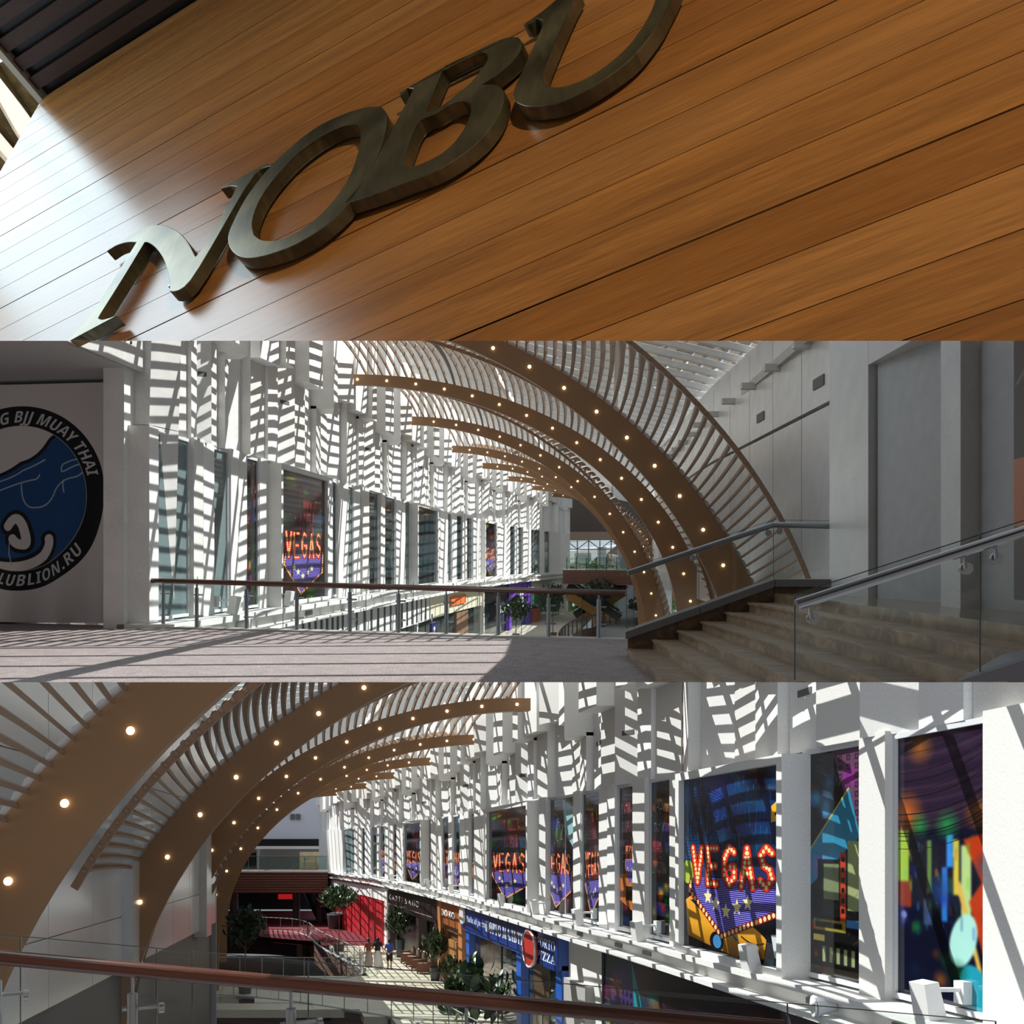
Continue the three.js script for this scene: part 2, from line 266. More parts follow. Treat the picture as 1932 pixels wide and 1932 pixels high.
// ================================================================ printed pictures (flat print only)
const canvasTex = (w, h, draw) => { const c = document.createElement('canvas'); c.width = w; c.height = h; const x = c.getContext('2d'); draw(x, w, h); const t = new THREE.CanvasTexture(c); t.colorSpace = THREE.SRGBColorSpace; t.magFilter = THREE.LinearFilter; return t; };
const soften = (x, w, h, r) => { x.filter = 'blur(' + r + 'px)'; x.drawImage(x.canvas, 0, 0); x.filter = 'none'; };
const printed = (t, roughness = 0.07) => mat(0xffffff, roughness, { map: t });
const hsl = (h, s, l, a = 1) => `hsla(${h},${s}%,${l}%,${a})`;
function blotches(x, w, h, n, hues, l0, l1, r0, r1) {
  for (let i = 0; i < n; i++) { const px = rnd() * w, py = rnd() * h, r = rr(r0, r1), g = x.createRadialGradient(px, py, 0, px, py, r), hue = hues[Math.floor(rnd() * hues.length)], l = rr(l0, l1); g.addColorStop(0, hsl(hue, 70, l, 0.75)); g.addColorStop(1, hsl(hue, 70, l, 0)); x.fillStyle = g; x.fillRect(px - r, py - r, 2 * r, 2 * r); }
}
function bulbLetters(x, text, cx, cy, size, wide) {         // red marquee letters with pale bulbs
  const glyph = { V: [[0, 0, 0.5, 1], [1, 0, 0.5, 1]], E: [[0, 0, 0, 1], [0, 0, 0.9, 0], [0, 0.5, 0.75, 0.5], [0, 1, 0.9, 1]], G: [[0.95, 0.12, 0.5, 0], [0.5, 0, 0.05, 0.3], [0.05, 0.3, 0.05, 0.75], [0.05, 0.75, 0.5, 1], [0.5, 1, 0.95, 0.8], [0.95, 0.8, 0.95, 0.52], [0.95, 0.52, 0.6, 0.52]], A: [[0.5, 0, 0, 1], [0.5, 0, 1, 1], [0.2, 0.66, 0.8, 0.66]], S: [[0.95, 0.14, 0.5, 0], [0.5, 0, 0.05, 0.2], [0.05, 0.2, 0.3, 0.45], [0.3, 0.45, 0.75, 0.55], [0.75, 0.55, 0.95, 0.78], [0.95, 0.78, 0.5, 1], [0.5, 1, 0.02, 0.86]] };
  const n = text.length, cw = wide / n;
  for (const pass of [0, 1, 2]) [...text].forEach((ch, i) => {
    const x0 = cx - wide / 2 + i * cw + cw * 0.19, y0 = cy - size / 2 + (i % 2 ? 0 : -size * 0.02), gw = cw * 0.62;
    for (const [a, b, c, d] of glyph[ch]) {
      const X0 = x0 + a * gw, Y0 = y0 + b * size, X1 = x0 + c * gw, Y1 = y0 + d * size;
      if (pass < 2) { x.strokeStyle = pass ? '#d8351f' : '#5a0d0c'; x.lineWidth = cw * (pass ? 0.34 : 0.42); x.lineCap = 'round'; x.beginPath(); x.moveTo(X0, Y0); x.lineTo(X1, Y1); x.stroke(); }
      else { const k = Math.max(1, Math.round(Math.hypot(X1 - X0, Y1 - Y0) / (cw * 0.2))); x.fillStyle = '#f7dfa0'; for (let j = 0; j <= k; j++) { x.beginPath(); x.ellipse(lerp(X0, X1, j / k), lerp(Y0, Y1, j / k), cw * 0.075, cw * 0.085, 0, 0, 7); x.fill(); } }
    }
  });
}
function marquee(x, w, h, cy, scale = 1) {                  // pentagon sign with stripes and five stars
  const W = w * 0.43 * scale, cx = w * 0.52, top = cy, P = [[cx - W * 0.98, top - h * 0.02], [cx - W * 1.05, top + h * 0.06], [cx - W * 0.2, top + h * 0.295], [cx + W * 1.02, top + h * 0.13], [cx + W * 1.05, top - h * 0.03]];
  x.save(); x.beginPath(); P.forEach((p, i) => (i ? x.lineTo(...p) : x.moveTo(...p))); x.closePath(); x.fillStyle = '#2b2390'; x.fill(); x.clip();
  x.fillStyle = '#b9aee0'; for (let y = top - h * 0.02; y < top + h * 0.3; y += h * 0.0105) x.fillRect(0, y, w, h * 0.0028);
  x.restore();
  x.strokeStyle = '#8c1f1a'; x.lineWidth = w * 0.045 * scale; x.lineJoin = 'round'; x.beginPath(); P.forEach((p, i) => (i ? x.lineTo(...p) : x.moveTo(...p))); x.stroke();
  for (let i = 0; i < 4; i++) { const [a, b] = [P[i], P[i + 1]], k = Math.round(Math.hypot(b[0] - a[0], b[1] - a[1]) / (w * 0.042 * scale)); x.fillStyle = '#f3dc9a'; for (let j = 0; j <= k; j++) { x.beginPath(); x.ellipse(lerp(a[0], b[0], j / k), lerp(a[1], b[1], j / k), w * 0.013 * scale, w * 0.018 * scale, 0, 0, 7); x.fill(); } }
  x.fillStyle = '#f2e6a8';
  [[-0.55, 0.04], [-0.35, 0.075], [-0.1, 0.11], [0.16, 0.08], [0.4, 0.05]].forEach(([a, b]) => { const sx = cx + a * W, sy = top + (b + 0.045) * h, R = w * 0.05 * scale; x.beginPath(); for (let i = 0; i < 10; i++) { const r = i % 2 ? R * 0.45 : R, t = i * Math.PI / 5 - Math.PI / 2; x.lineTo(sx + r * Math.cos(t), sy + 1.25 * r * Math.sin(t)); } x.fill(); });
  bulbLetters(x, 'VEGAS', cx - W * 0.02, top - h * 0.09, h * 0.2 * scale, W * 2.02);
}
function taxi(x, w, h) {                                    // yellow cab at the foot of the picture
  const g = x.createLinearGradient(0, h * 0.7, 0, h); g.addColorStop(0, '#f0a53a'); g.addColorStop(0.5, '#e0a02a'); g.addColorStop(1, '#8a5a18');
  x.fillStyle = g; x.beginPath(); x.moveTo(w * 0.02, h * 0.72); x.quadraticCurveTo(w * 0.12, h * 0.66, w * 0.25, h * 0.7); x.lineTo(w * 0.42, h * 0.79); x.quadraticCurveTo(w * 0.7, h * 0.77, w * 0.86, h * 0.87); x.lineTo(w * 0.84, h * 0.97); x.lineTo(w * 0.55, h * 0.99); x.lineTo(w * 0.05, h * 0.93); x.fill();
  x.fillStyle = '#141a22'; x.beginPath(); x.moveTo(w * 0.08, h * 0.715); x.lineTo(w * 0.2, h * 0.70); x.lineTo(w * 0.36, h * 0.785); x.lineTo(w * 0.22, h * 0.775); x.fill();
  x.fillStyle = '#10131a'; x.beginPath(); x.ellipse(w * 0.38, h * 0.93, w * 0.075, h * 0.055, 0, 0, 7); x.fill(); x.fillStyle = '#3a7fb8'; x.beginPath(); x.ellipse(w * 0.385, h * 0.93, w * 0.045, h * 0.038, 0, 0, 7); x.fill();
  x.fillStyle = '#1f5fa0'; x.beginPath(); x.moveTo(w * 0.5, h * 0.845); x.lineTo(w * 0.6, h * 0.9); x.lineTo(w * 0.58, h * 0.91); x.fill();
  x.strokeStyle = '#15100c'; x.lineWidth = h * 0.008; x.beginPath(); x.moveTo(w * 0.63, h * 0.875); x.quadraticCurveTo(w * 0.74, h * 0.925, w * 0.84, h * 0.89); x.stroke();
  x.fillStyle = '#2c5f96'; x.fillRect(w * 0.72, h * 0.93, w * 0.08, h * 0.05);
}
const vegasTex = canvasTex(768, 1024, (x, w, h) => {
  seed(5); x.fillStyle = '#0c2a57'; x.fillRect(0, 0, w, h); blotches(x, w, h * 0.6, 30, [205, 215, 225], 18, 45, 60, 190); blotches(x, w, h, 14, [220, 260], 3, 8, 60, 200);
  for (let i = 0; i < 150; i++) { x.fillStyle = hsl(rr(198, 222), 80, rr(30, 62), 0.5); const a = rr(0, w), b = rr(0, h * 0.45); x.fillRect(a, b, rr(1.5, 4), rr(14, 90)); }
  for (let i = 0; i < 26; i++) { x.strokeStyle = 'rgba(5,8,16,.55)'; x.lineWidth = rr(3, 8); x.beginPath(); x.moveTo(0, h * (0.06 + i * 0.018)); x.quadraticCurveTo(w * 0.3, h * (0.02 + i * 0.02), w * 0.5, h * (0.16 + i * 0.013)); x.stroke(); }
  x.fillStyle = '#080b14'; x.fillRect(0, h * 0.6, w, h * 0.4); blotches(x, w, h, 10, [25, 200, 280], 12, 25, 40, 130);
  x.fillStyle = '#a9c43a'; x.beginPath(); x.ellipse(w * 0.05, h * 0.55, w * 0.07, h * 0.07, 0, 0, 7); x.fill();
  x.fillStyle = '#e6b326'; x.beginPath(); x.moveTo(w * 0.9, h * 0.2); x.lineTo(w, h * 0.15); x.lineTo(w, h * 0.27); x.lineTo(w * 0.9, h * 0.28); x.fill(); x.fillStyle = '#2a1c08'; x.beginPath(); x.ellipse(w * 0.96, h * 0.24, w * 0.03, h * 0.012, 0, 0, 7); x.fill();
  taxi(x, w, h); marquee(x, w, h, h * 0.60);
  x.fillStyle = '#c9d4dc'; x.beginPath(); x.moveTo(w * 0.9, h * 0.84); x.lineTo(w * 0.97, h * 0.83); x.lineTo(w * 0.99, h * 0.97); x.lineTo(w * 0.93, h * 0.95); x.fill();
});
const redSignTex = canvasTex(384, 768, (x, w, h) => {       // the same sign, printed small and dark
  seed(9); x.fillStyle = '#0d0d18'; x.fillRect(0, 0, w, h); blotches(x, w, h, 26, [0, 25, 200, 270, 120], 8, 30, 30, 130);
  for (let i = 0; i < 30; i++) { x.fillStyle = hsl(rr(330, 380), 60, rr(25, 50), 0.5); x.fillRect(rr(w * 0.35, w * 0.75), rr(0, h * 0.4), rr(3, 12), rr(40, 180)); }
  marquee(x, w, h, h * 0.66, 0.95); blotches(x, w, h * 0.2, 4, [120, 60], 20, 40, 20, 60);
  for (let i = 0; i < 40; i++) { x.fillStyle = '#f6e6b0'; x.beginPath(); x.arc(rnd() * w, rnd() * h, rr(1, 2.4), 0, 7); x.fill(); }
});
const streetTex = canvasTex(384, 1024, (x, w, h) => {       // tall street scene with billboards
  seed(21); x.fillStyle = '#0e0d12'; x.fillRect(0, 0, w, h);
  x.fillStyle = '#5b3b55'; x.beginPath(); x.moveTo(w * 0.45, 0); x.lineTo(w, 0); x.lineTo(w, h * 0.42); x.lineTo(w * 0.86, h * 0.42); x.fill(); x.strokeStyle = '#20131f'; x.lineWidth = 5; for (let i = 0; i < 8; i++) for (let j = 0; j < 4; j++) { const a = w * (0.56 + j * 0.13), b = h * (0.03 + i * 0.04); x.strokeRect(a, b, 16, 20); }
  x.fillStyle = '#2a7fa0'; x.beginPath(); x.moveTo(0, h * 0.46); x.lineTo(w * 0.72, h * 0.17); x.lineTo(w * 0.9, h * 0.38); x.lineTo(0, h * 0.62); x.fill(); blotches(x, w * 0.8, h * 0.6, 9, [195, 205, 300], 40, 75, 30, 80); x.strokeStyle = '#d8c04a'; x.lineWidth = 7; x.beginPath(); x.moveTo(0, h * 0.46); x.lineTo(w * 0.72, h * 0.17); x.stroke();
  x.fillStyle = '#101012'; x.fillRect(w * 0.2, h * 0.48, w * 0.75, h * 0.52); x.fillStyle = '#6d7a58'; x.fillRect(w * 0.3, h * 0.5, w * 0.26, h * 0.16); x.fillStyle = '#8f9a6a'; x.fillRect(w * 0.7, h * 0.4, w * 0.2, h * 0.3); x.fillStyle = '#b33a1e'; x.fillRect(w * 0.58, h * 0.45, w * 0.09, h * 0.3); x.fillStyle = '#0c0c0c'; for (let i = 0; i < 6; i++) x.fillRect(w * 0.6, h * (0.47 + i * 0.045), w * 0.05, h * 0.02);
  x.fillStyle = '#8b7d2e'; x.fillRect(w * 0.12, h * 0.75, w * 0.55, h * 0.05); x.fillStyle = '#1d1a10'; x.fillRect(w * 0.16, h * 0.762, w * 0.45, h * 0.025); x.fillStyle = '#e6d067'; x.fillRect(w * 0.12, h * 0.82, w * 0.2, h * 0.03); x.fillStyle = '#3b78b0'; x.fillRect(w * 0.68, h * 0.74, w * 0.3, h * 0.035);
  for (let i = 0; i < 9; i++) { x.fillStyle = i % 2 ? '#20231c' : '#8b946a'; x.fillRect(w * (0.28 + i * 0.06), h * 0.87, w * 0.055, h * 0.07); }
  x.fillStyle = '#4c453a'; x.fillRect(0, h * 0.96, w, h * 0.04); blotches(x, w * 0.3, h, 10, [350, 20, 210], 20, 55, 16, 50);
  for (let i = 0; i < 90; i++) { x.strokeStyle = hsl([190, 60, 20, 300][i % 4], 40, rr(15, 70), 0.4); x.lineWidth = rr(1, 5); const a = rr(0, w), b = rr(h * 0.1, h * 0.95); x.beginPath(); x.moveTo(a, b); x.lineTo(a + rr(-40, 40), b + rr(-50, 50)); x.stroke(); }
  soften(x, w, h, 2);
});
const blurTex = canvasTex(448, 1024, (x, w, h) => {         // blurred city lights at night
  seed(33); x.fillStyle = '#0a0c20'; x.fillRect(0, 0, w, h); x.fillStyle = '#21162a'; x.fillRect(0, 0, w, h * 0.36);
  for (let i = 0; i < 34; i++) { x.strokeStyle = hsl(300, 20, rr(8, 24), 0.5); x.lineWidth = rr(3, 12); x.beginPath(); const y = rr(0, h * 0.36); x.moveTo(0, y); x.quadraticCurveTo(w / 2, y + 20, w, y - 50); x.stroke(); }
  const g = x.createRadialGradient(w * 0.08, h * 0.3, 0, w * 0.08, h * 0.3, 110); g.addColorStop(0, 'rgba(220,110,30,.9)'); g.addColorStop(1, 'rgba(220,110,30,0)'); x.fillStyle = g; x.fillRect(0, 0, w, h * 0.5);
  for (const [a, b, c, d, col] of [[0.0, 0.36, 0.13, 0.2, '#8fae3a'], [0.24, 0.4, 0.1, 0.3, '#0b1020'], [0.34, 0.4, 0.05, 0.2, '#5c7a3a'], [0.55, 0.38, 0.07, 0.12, '#2f7fd0'], [0.62, 0.4, 0.06, 0.2, '#c4b23a'], [0.7, 0.42, 0.1, 0.25, '#a8c07a'], [0.5, 0.5, 0.06, 0.2, '#2667b5'], [0.0, 0.56, 0.16, 0.1, '#7a2c1c'], [0.3, 0.62, 0.1, 0.1, '#31405a']]) { x.fillStyle = col; x.fillRect(w * a, h * b, w * c, h * d); }
  x.fillStyle = '#a83212'; x.beginPath(); x.moveTo(w, h * 0.37); x.lineTo(w * 0.72, h * 0.4); x.lineTo(w * 0.9, h * 0.55); x.lineTo(w * 0.78, h * 0.62); x.lineTo(w, h * 0.92); x.fill();
  x.fillStyle = '#c9a24a'; x.beginPath(); x.moveTo(w * 0.64, h * 0.55); x.lineTo(w * 0.69, h * 0.55); x.lineTo(w * 0.99, h * 0.98); x.lineTo(w * 0.95, h * 0.98); x.fill();
  x.fillStyle = '#9fd2c8'; x.beginPath(); x.ellipse(w * 0.72, h * 0.76, w * 0.13, h * 0.1, 0.3, 0, 7); x.fill(); x.fillStyle = '#1d8ba0'; x.beginPath(); x.ellipse(w * 0.83, h * 0.93, w * 0.14, h * 0.09, -0.3, 0, 7); x.fill(); x.fillStyle = '#9dc3dd'; x.beginPath(); x.arc(w * 0.07, h * 0.69, 16, 0, 7); x.fill();
  for (let i = 0; i < 60; i++) { x.fillStyle = hsl([40, 200, 100, 20, 220][i % 5], 60, rr(15, 60), 0.5); x.fillRect(rr(0, w), rr(h * 0.38, h * 0.72), rr(3, 14), rr(10, 60)); }
  blotches(x, w, h, 16, [215, 235, 140, 30], 8, 40, 24, 80); soften(x, w, h, 5);
  x.strokeStyle = 'rgba(8,6,14,.5)'; for (let i = 0; i < 18; i++) { x.lineWidth = rr(2, 5); x.beginPath(); const y = rr(0, h * 0.4); x.moveTo(0, y + 40); x.quadraticCurveTo(w * 0.6, y + 50, w, y - 60); x.stroke(); }
});
const cityTex = [3, 14, 27].map((s) => canvasTex(256, 768, (x, w, h) => {   // narrow night-city prints
  seed(s * 11); x.fillStyle = '#0d1018'; x.fillRect(0, 0, w, h); blotches(x, w, h, 22, [195, 120, 30, 350, 230], 8, 36, 30, 110);
  for (let i = 0; i < 16; i++) { x.strokeStyle = 'rgba(150,180,190,.28)'; x.lineWidth = rr(2, 5); x.beginPath(); x.moveTo(rr(0, w), 0); x.lineTo(rr(0, w), h * 0.42); x.stroke(); }
  if (s === 14) { x.fillStyle = '#b5642c'; x.beginPath(); x.moveTo(0, h * 0.62); x.lineTo(w, h * 0.58); x.lineTo(w, h * 0.9); x.lineTo(0, h * 0.8); x.fill(); x.fillStyle = '#1a1512'; x.fillRect(w * 0.35, h * 0.7, w * 0.65, h * 0.1); }
  if (s === 27) { x.fillStyle = '#8fbfc4'; x.beginPath(); x.moveTo(w * 0.5, 0); x.lineTo(w, h * 0.1); x.lineTo(w, h * 0.45); x.lineTo(w * 0.6, h * 0.3); x.fill(); }
  if (s === 14) { x.save(); x.translate(w * 0.2, h * 0.16); x.scale(0.75, 0.6); marquee(x, w, h, h * 0.6, 0.8); x.restore(); } else if (s === 27) { x.save(); x.translate(-w * 0.45, 0); marquee(x, w * 1.5, h, h * 0.66, 0.8); x.restore(); } else blotches(x, w, h, 26, [0, 15, 200, 45, 120], 20, 50, 14, 60);
  for (let i = 0; i < 26; i++) { x.fillStyle = '#f6e6b0'; x.beginPath(); x.arc(rnd() * w, rnd() * h * 0.7, rr(1.2, 3), 0, 7); x.fill(); }
}));
const muralTex = canvasTex(1536, 640, (x, w, h) => {        // wide print on the hoarding below the ledge
  seed(41); x.fillStyle = '#0c0a14'; x.fillRect(0, 0, w, h); blotches(x, w, h, 40, [190, 280, 25, 330, 210], 8, 30, 50, 180);
  x.fillStyle = '#2f8fa0'; x.fillRect(0, h * 0.3, w * 0.03, h * 0.5); x.fillStyle = '#d8cf5a'; x.fillRect(0, h * 0.42, w * 0.03, h * 0.05); x.fillStyle = '#b7322a'; x.fillRect(0, h * 0.62, w * 0.04, h * 0.08); x.fillStyle = '#7bd0c0'; x.fillRect(0, h * 0.7, w * 0.04, h * 0.3);
  x.fillStyle = '#3b2a63'; x.beginPath(); x.moveTo(w * 0.03, h * 0.1); x.lineTo(w * 0.13, h * 0.02); x.lineTo(w * 0.17, h); x.lineTo(w * 0.05, h); x.fill(); x.fillStyle = '#0e0a1c'; for (let i = 0; i < 12; i++) for (let j = 0; j < 5; j++) x.fillRect(w * (0.05 + j * 0.018 + i * 0.002), h * (0.14 + i * 0.06), w * 0.009, h * 0.032);
  x.fillStyle = '#1f8a94'; x.beginPath(); x.moveTo(w * 0.13, 0); x.quadraticCurveTo(w * 0.2, h * 0.3, w * 0.22, h); x.lineTo(w * 0.17, h); x.fill(); x.fillStyle = '#c07a3a'; x.beginPath(); x.ellipse(w * 0.3, h * 0.6, w * 0.03, h * 0.3, 0, 0, 7); x.fill(); x.fillStyle = '#bfc46a'; x.fillRect(w * 0.42, h * 0.3, w * 0.02, h * 0.6);
  x.fillStyle = '#5fa05a'; x.beginPath(); x.ellipse(w * 0.52, h * 0.75, w * 0.06, h * 0.3, 0, 0, 7); x.fill(); x.fillStyle = '#a92c4c'; x.beginPath(); x.ellipse(w * 0.52, h * 0.8, w * 0.045, h * 0.24, 0, 0, 7); x.fill(); x.fillStyle = '#2b6fae'; x.beginPath(); x.ellipse(w * 0.53, h * 0.7, w * 0.03, h * 0.12, 0, 0, 7); x.fill();
  x.strokeStyle = '#b59ad8'; x.lineWidth = 9; x.beginPath(); x.moveTo(w * 0.6, 0); x.lineTo(w * 0.75, h * 0.9); x.stroke(); x.fillStyle = '#8a3a20'; x.beginPath(); x.moveTo(w * 0.7, h); x.lineTo(w * 0.72, h * 0.8); x.lineTo(w * 0.86, h * 0.62); x.lineTo(w * 0.92, h); x.fill();
  x.fillStyle = 'rgba(6,5,10,.6)'; x.fillRect(w * 0.66, 0, w * 0.34, h * 0.4); blotches(x, w * 0.6, h * 0.6, 26, [185, 285, 25, 330], 28, 52, 20, 70);
});
const bannerTex = canvasTex(1024, 1024, (x, w, h) => {      // club emblem on white cloth
  x.fillStyle = '#d8d2d0'; x.fillRect(0, 0, w, h);
  const cx = w * 0.42, cy = h * 0.48, R = 0.388 * h;   // ring centre
  const ring = (r, c) => { x.fillStyle = c; x.beginPath(); x.arc(cx, cy, r, 0, 7); x.fill(); };
  ring(R, '#0a0a0e'); ring(R * 0.79, '#d8d2d0');
  x.save(); x.beginPath(); x.arc(cx, cy, R * 0.785, 0, 7); x.clip();
  const sc = (a, b) => [cx + a * R, cy + b * R];
  const path = (pts, close) => { x.beginPath(); pts.forEach((p, i) => { const q = sc(p[0], p[1]); if (!i) x.moveTo(...q); else if (p.length === 4) x.quadraticCurveTo(...q, ...sc(p[2], p[3])); else x.lineTo(...q); }); if (close) x.closePath(); };
  const body = [[-0.9, 0.0], [-0.5, -0.2], [-0.2, -0.22, 0.02, -0.38], [0.22, -0.42, 0.34, -0.62], [0.42, -0.72, 0.56, -0.68], [0.75, -0.55, 0.8, -0.2], [0.86, 0.4, 0.4, 0.8], [0.0, 1.0, -0.9, 0.8]];
  path(body, true); x.fillStyle = '#17497f'; x.fill(); x.strokeStyle = '#0b0c14'; x.lineWidth = 15; x.stroke();
  x.strokeStyle = '#a9b4c4'; x.lineWidth = 6; path([[-0.5, -0.12], [-0.1, -0.2, 0.04, -0.3], [0.2, -0.36, 0.3, -0.42]]); x.stroke(); path([[-0.3, -0.06], [-0.05, -0.16, 0.16, -0.2], [0.22, -0.2, 0.24, -0.26]]); x.stroke();
  path([[0.03, -0.16], [0.04, 0.12, 0.2, 0.1], [0.36, 0.1, 0.42, -0.08], [0.48, -0.2, 0.62, -0.22], [0.76, -0.24, 0.78, -0.38]]); x.stroke(); path([[0.78, -0.38], [0.68, -0.46, 0.5, -0.36], [0.46, -0.26, 0.54, -0.3], [0.66, -0.36, 0.76, -0.38]]); x.stroke(); path([[0.52, -0.2], [0.5, -0.14, 0.53, -0.06]]); x.stroke();
  for (const [c, lw] of [['#0b0c14', 54], ['#d8d2d0', 30]]) { x.strokeStyle = c; x.lineWidth = lw * 1.4; x.lineCap = x.lineJoin = 'round'; path([[-0.12, 0.3], [-0.02, 0.14, 0.06, 0.3], [0.14, 0.52, 0.06, 0.5], [-0.02, 0.5, -0.06, 0.44]]); x.stroke(); path([[-0.3, 0.72], [0.1, 0.8, 0.3, 0.62], [0.38, 0.52, 0.36, 0.44]]); x.stroke(); }
  x.strokeStyle = '#a9b4c4'; x.lineWidth = 5; path([[-0.1, 0.48], [-0.1, 0.6], [-0.06, 0.72]]); x.stroke();
  x.restore();
  const arc = (text, a0, r, size, inward, spread = 0.92) => { x.font = 'italic bold ' + size + 'px sans-serif'; x.fillStyle = '#c9c8cc'; x.textAlign = 'center'; x.textBaseline = 'middle'; let a = a0; for (const ch of text) { const wd = x.measureText(ch).width * spread / r; a += (inward ? -1 : 1) * wd / 2; x.save(); x.translate(cx + r * Math.cos(a), cy + r * Math.sin(a)); x.rotate(a + (inward ? -Math.PI / 2 : Math.PI / 2)); x.fillText(ch, 0, 0); x.restore(); a += (inward ? -1 : 1) * wd / 2; } };
  arc('NG BJJ MUAY THAI', -2.02, R * 0.885, 68, false, 1.02);
  arc('CLUBLION.RU', 1.98, R * 0.89, 68, true, 1.06);
});
const signTex = (w, h, bg, draw) => canvasTex(w, h, (x) => { x.fillStyle = bg; x.fillRect(0, 0, w, h); draw(x, w, h); });
const portoTex = signTex(2048, 256, '#0b2f7c', (x, w, h) => {
  x.fillStyle = '#e9eef4'; x.textBaseline = 'middle';
  x.font = 'italic 92px serif'; x.fillText('Рыбный ресторан', w * 0.085, h * 0.5); x.font = 'bold 150px serif'; x.save(); x.translate(w * 0.42, h * 0.53); x.scale(0.82, 1.12); x.fillText('ПОРТО МАЛЬТЕЗЕ', 0, 0); x.restore();
});
const portoPizzaTex = signTex(512, 512, '#0b2f7c', (x, w, h) => { x.fillStyle = '#eef2f6'; x.textAlign = 'center'; x.textBaseline = 'middle'; x.font = '150px serif'; x.save(); x.translate(w / 2, h * 0.32); x.scale(0.85, 1.3); x.fillText('PORTO', 0, 0); x.restore(); x.font = 'bold 150px serif'; x.save(); x.translate(w / 2, h * 0.7); x.scale(0.95, 1.25); x.fillText('PIZZA', 0, 0); x.restore(); });
const cartesanoTex = signTex(1024, 256, '#1a0c0c', (x, w, h) => { x.fillStyle = '#cfc6c0'; x.textBaseline = 'middle'; x.font = '92px sans-serif'; [...'CARTESANO'].forEach((c, i) => x.fillText(c, w * (0.02 + i * 0.075), h * 0.42)); x.fillStyle = '#8d8079'; x.fillRect(0, h * 0.78, w * 0.94, h * 0.04); });
const edokoTex = signTex(512, 256, '#8a4a1e', (x, w, h) => { x.fillStyle = '#15100c'; x.fillRect(w * 0.62, h * 0.3, w * 0.12, h * 0.4); x.fillStyle = '#f0eeee'; x.textAlign = 'center'; x.textBaseline = 'middle'; x.font = 'bold 108px sans-serif'; x.fillText('EDOKO', w * 0.42, h * 0.5); });
// ================================================================ the two halls: zigzag white facades, timber vaults, glazed roofs
const XU = table([[20, -10.85], [43.5, -10.83], [55.6, -10.76], [69, -10.67], [81, -10.13], [93.5, -9.35], [105, -8.1], [116, -6.65], [130, -4.6]]);
const XL = table([[11, 9.25], [15.5, 9.46], [22.8, 9.7], [36, 10.0], [47.5, 10.25], [59.5, 10.3], [71, 9.8], [83, 9.2], [94, 7.7], [106, 6.4]]);
const PU = (o, Y, D) => U(XU(D) + o, Y, D), PL = (o, Y, D) => L(XL(D) - o, Y, D);   // o: metres in front of the facade line
const depthAt = (X, vx, lo, hi) => (px) => { let a = lo, b = hi; const f = (D) => vx + F * X(D) / D - px, s = Math.sign(f(a)); for (let i = 0; i < 50; i++) { const m = (a + b) / 2; if (Math.sign(f(m)) === s) a = m; else b = m; } return (a + b) / 2; };
const dU = depthAt(XU, 1150, 18, 132), dL = depthAt(XL, 480, 11, 110), dUbox = depthAt((D) => XU(D) + 0.45, 1150, 18, 132), dLbox = depthAt((D) => XL(D) - 0.45, 480, 11, 110);
const slab = (P, d0, d1, o0, o1, y0, y1, back = -0.6) => new Geo(2).loft([P(back, y0, d0), P(o0, y0, d0), P(o0, y1, d0), P(back, y1, d0)], [P(back, y0, d1), P(o1, y0, d1), P(o1, y1, d1), P(back, y1, d1)]);
function picture(P, d0, d1, o, y0, y1, flip) {              // a thin sheet whose print runs over its face once
  const a = P(o, y0, d0), b = P(o, y0, d1), c = P(o, y1, d1), d = P(o, y1, d0), g = new Geo(), u = flip ? [[1, 0], [0, 0], [0, 1], [1, 1]] : [[0, 0], [1, 0], [1, 1], [0, 1]];
  g.quad(a, b, c, d, u); const z = [[0.002, 0.002]], e = (p, q, r, s) => g.quad(p, q, r, s, [z[0], z[0], z[0], z[0]]), k = (q, y, D) => P(o - 0.05, y, D), A = k(0, y0, d0), B = k(0, y0, d1), C = k(0, y1, d1), E = k(0, y1, d0);
  e(a, A, B, b); e(b, B, C, c); e(c, C, E, d); e(d, E, A, a); e(A, E, C, B);
  return g;
}
const whites = [0xf4f3f0, 0xeceae6, 0xf8f8f6].map((c) => mat(c, 0.5, { map: plasterTex }));
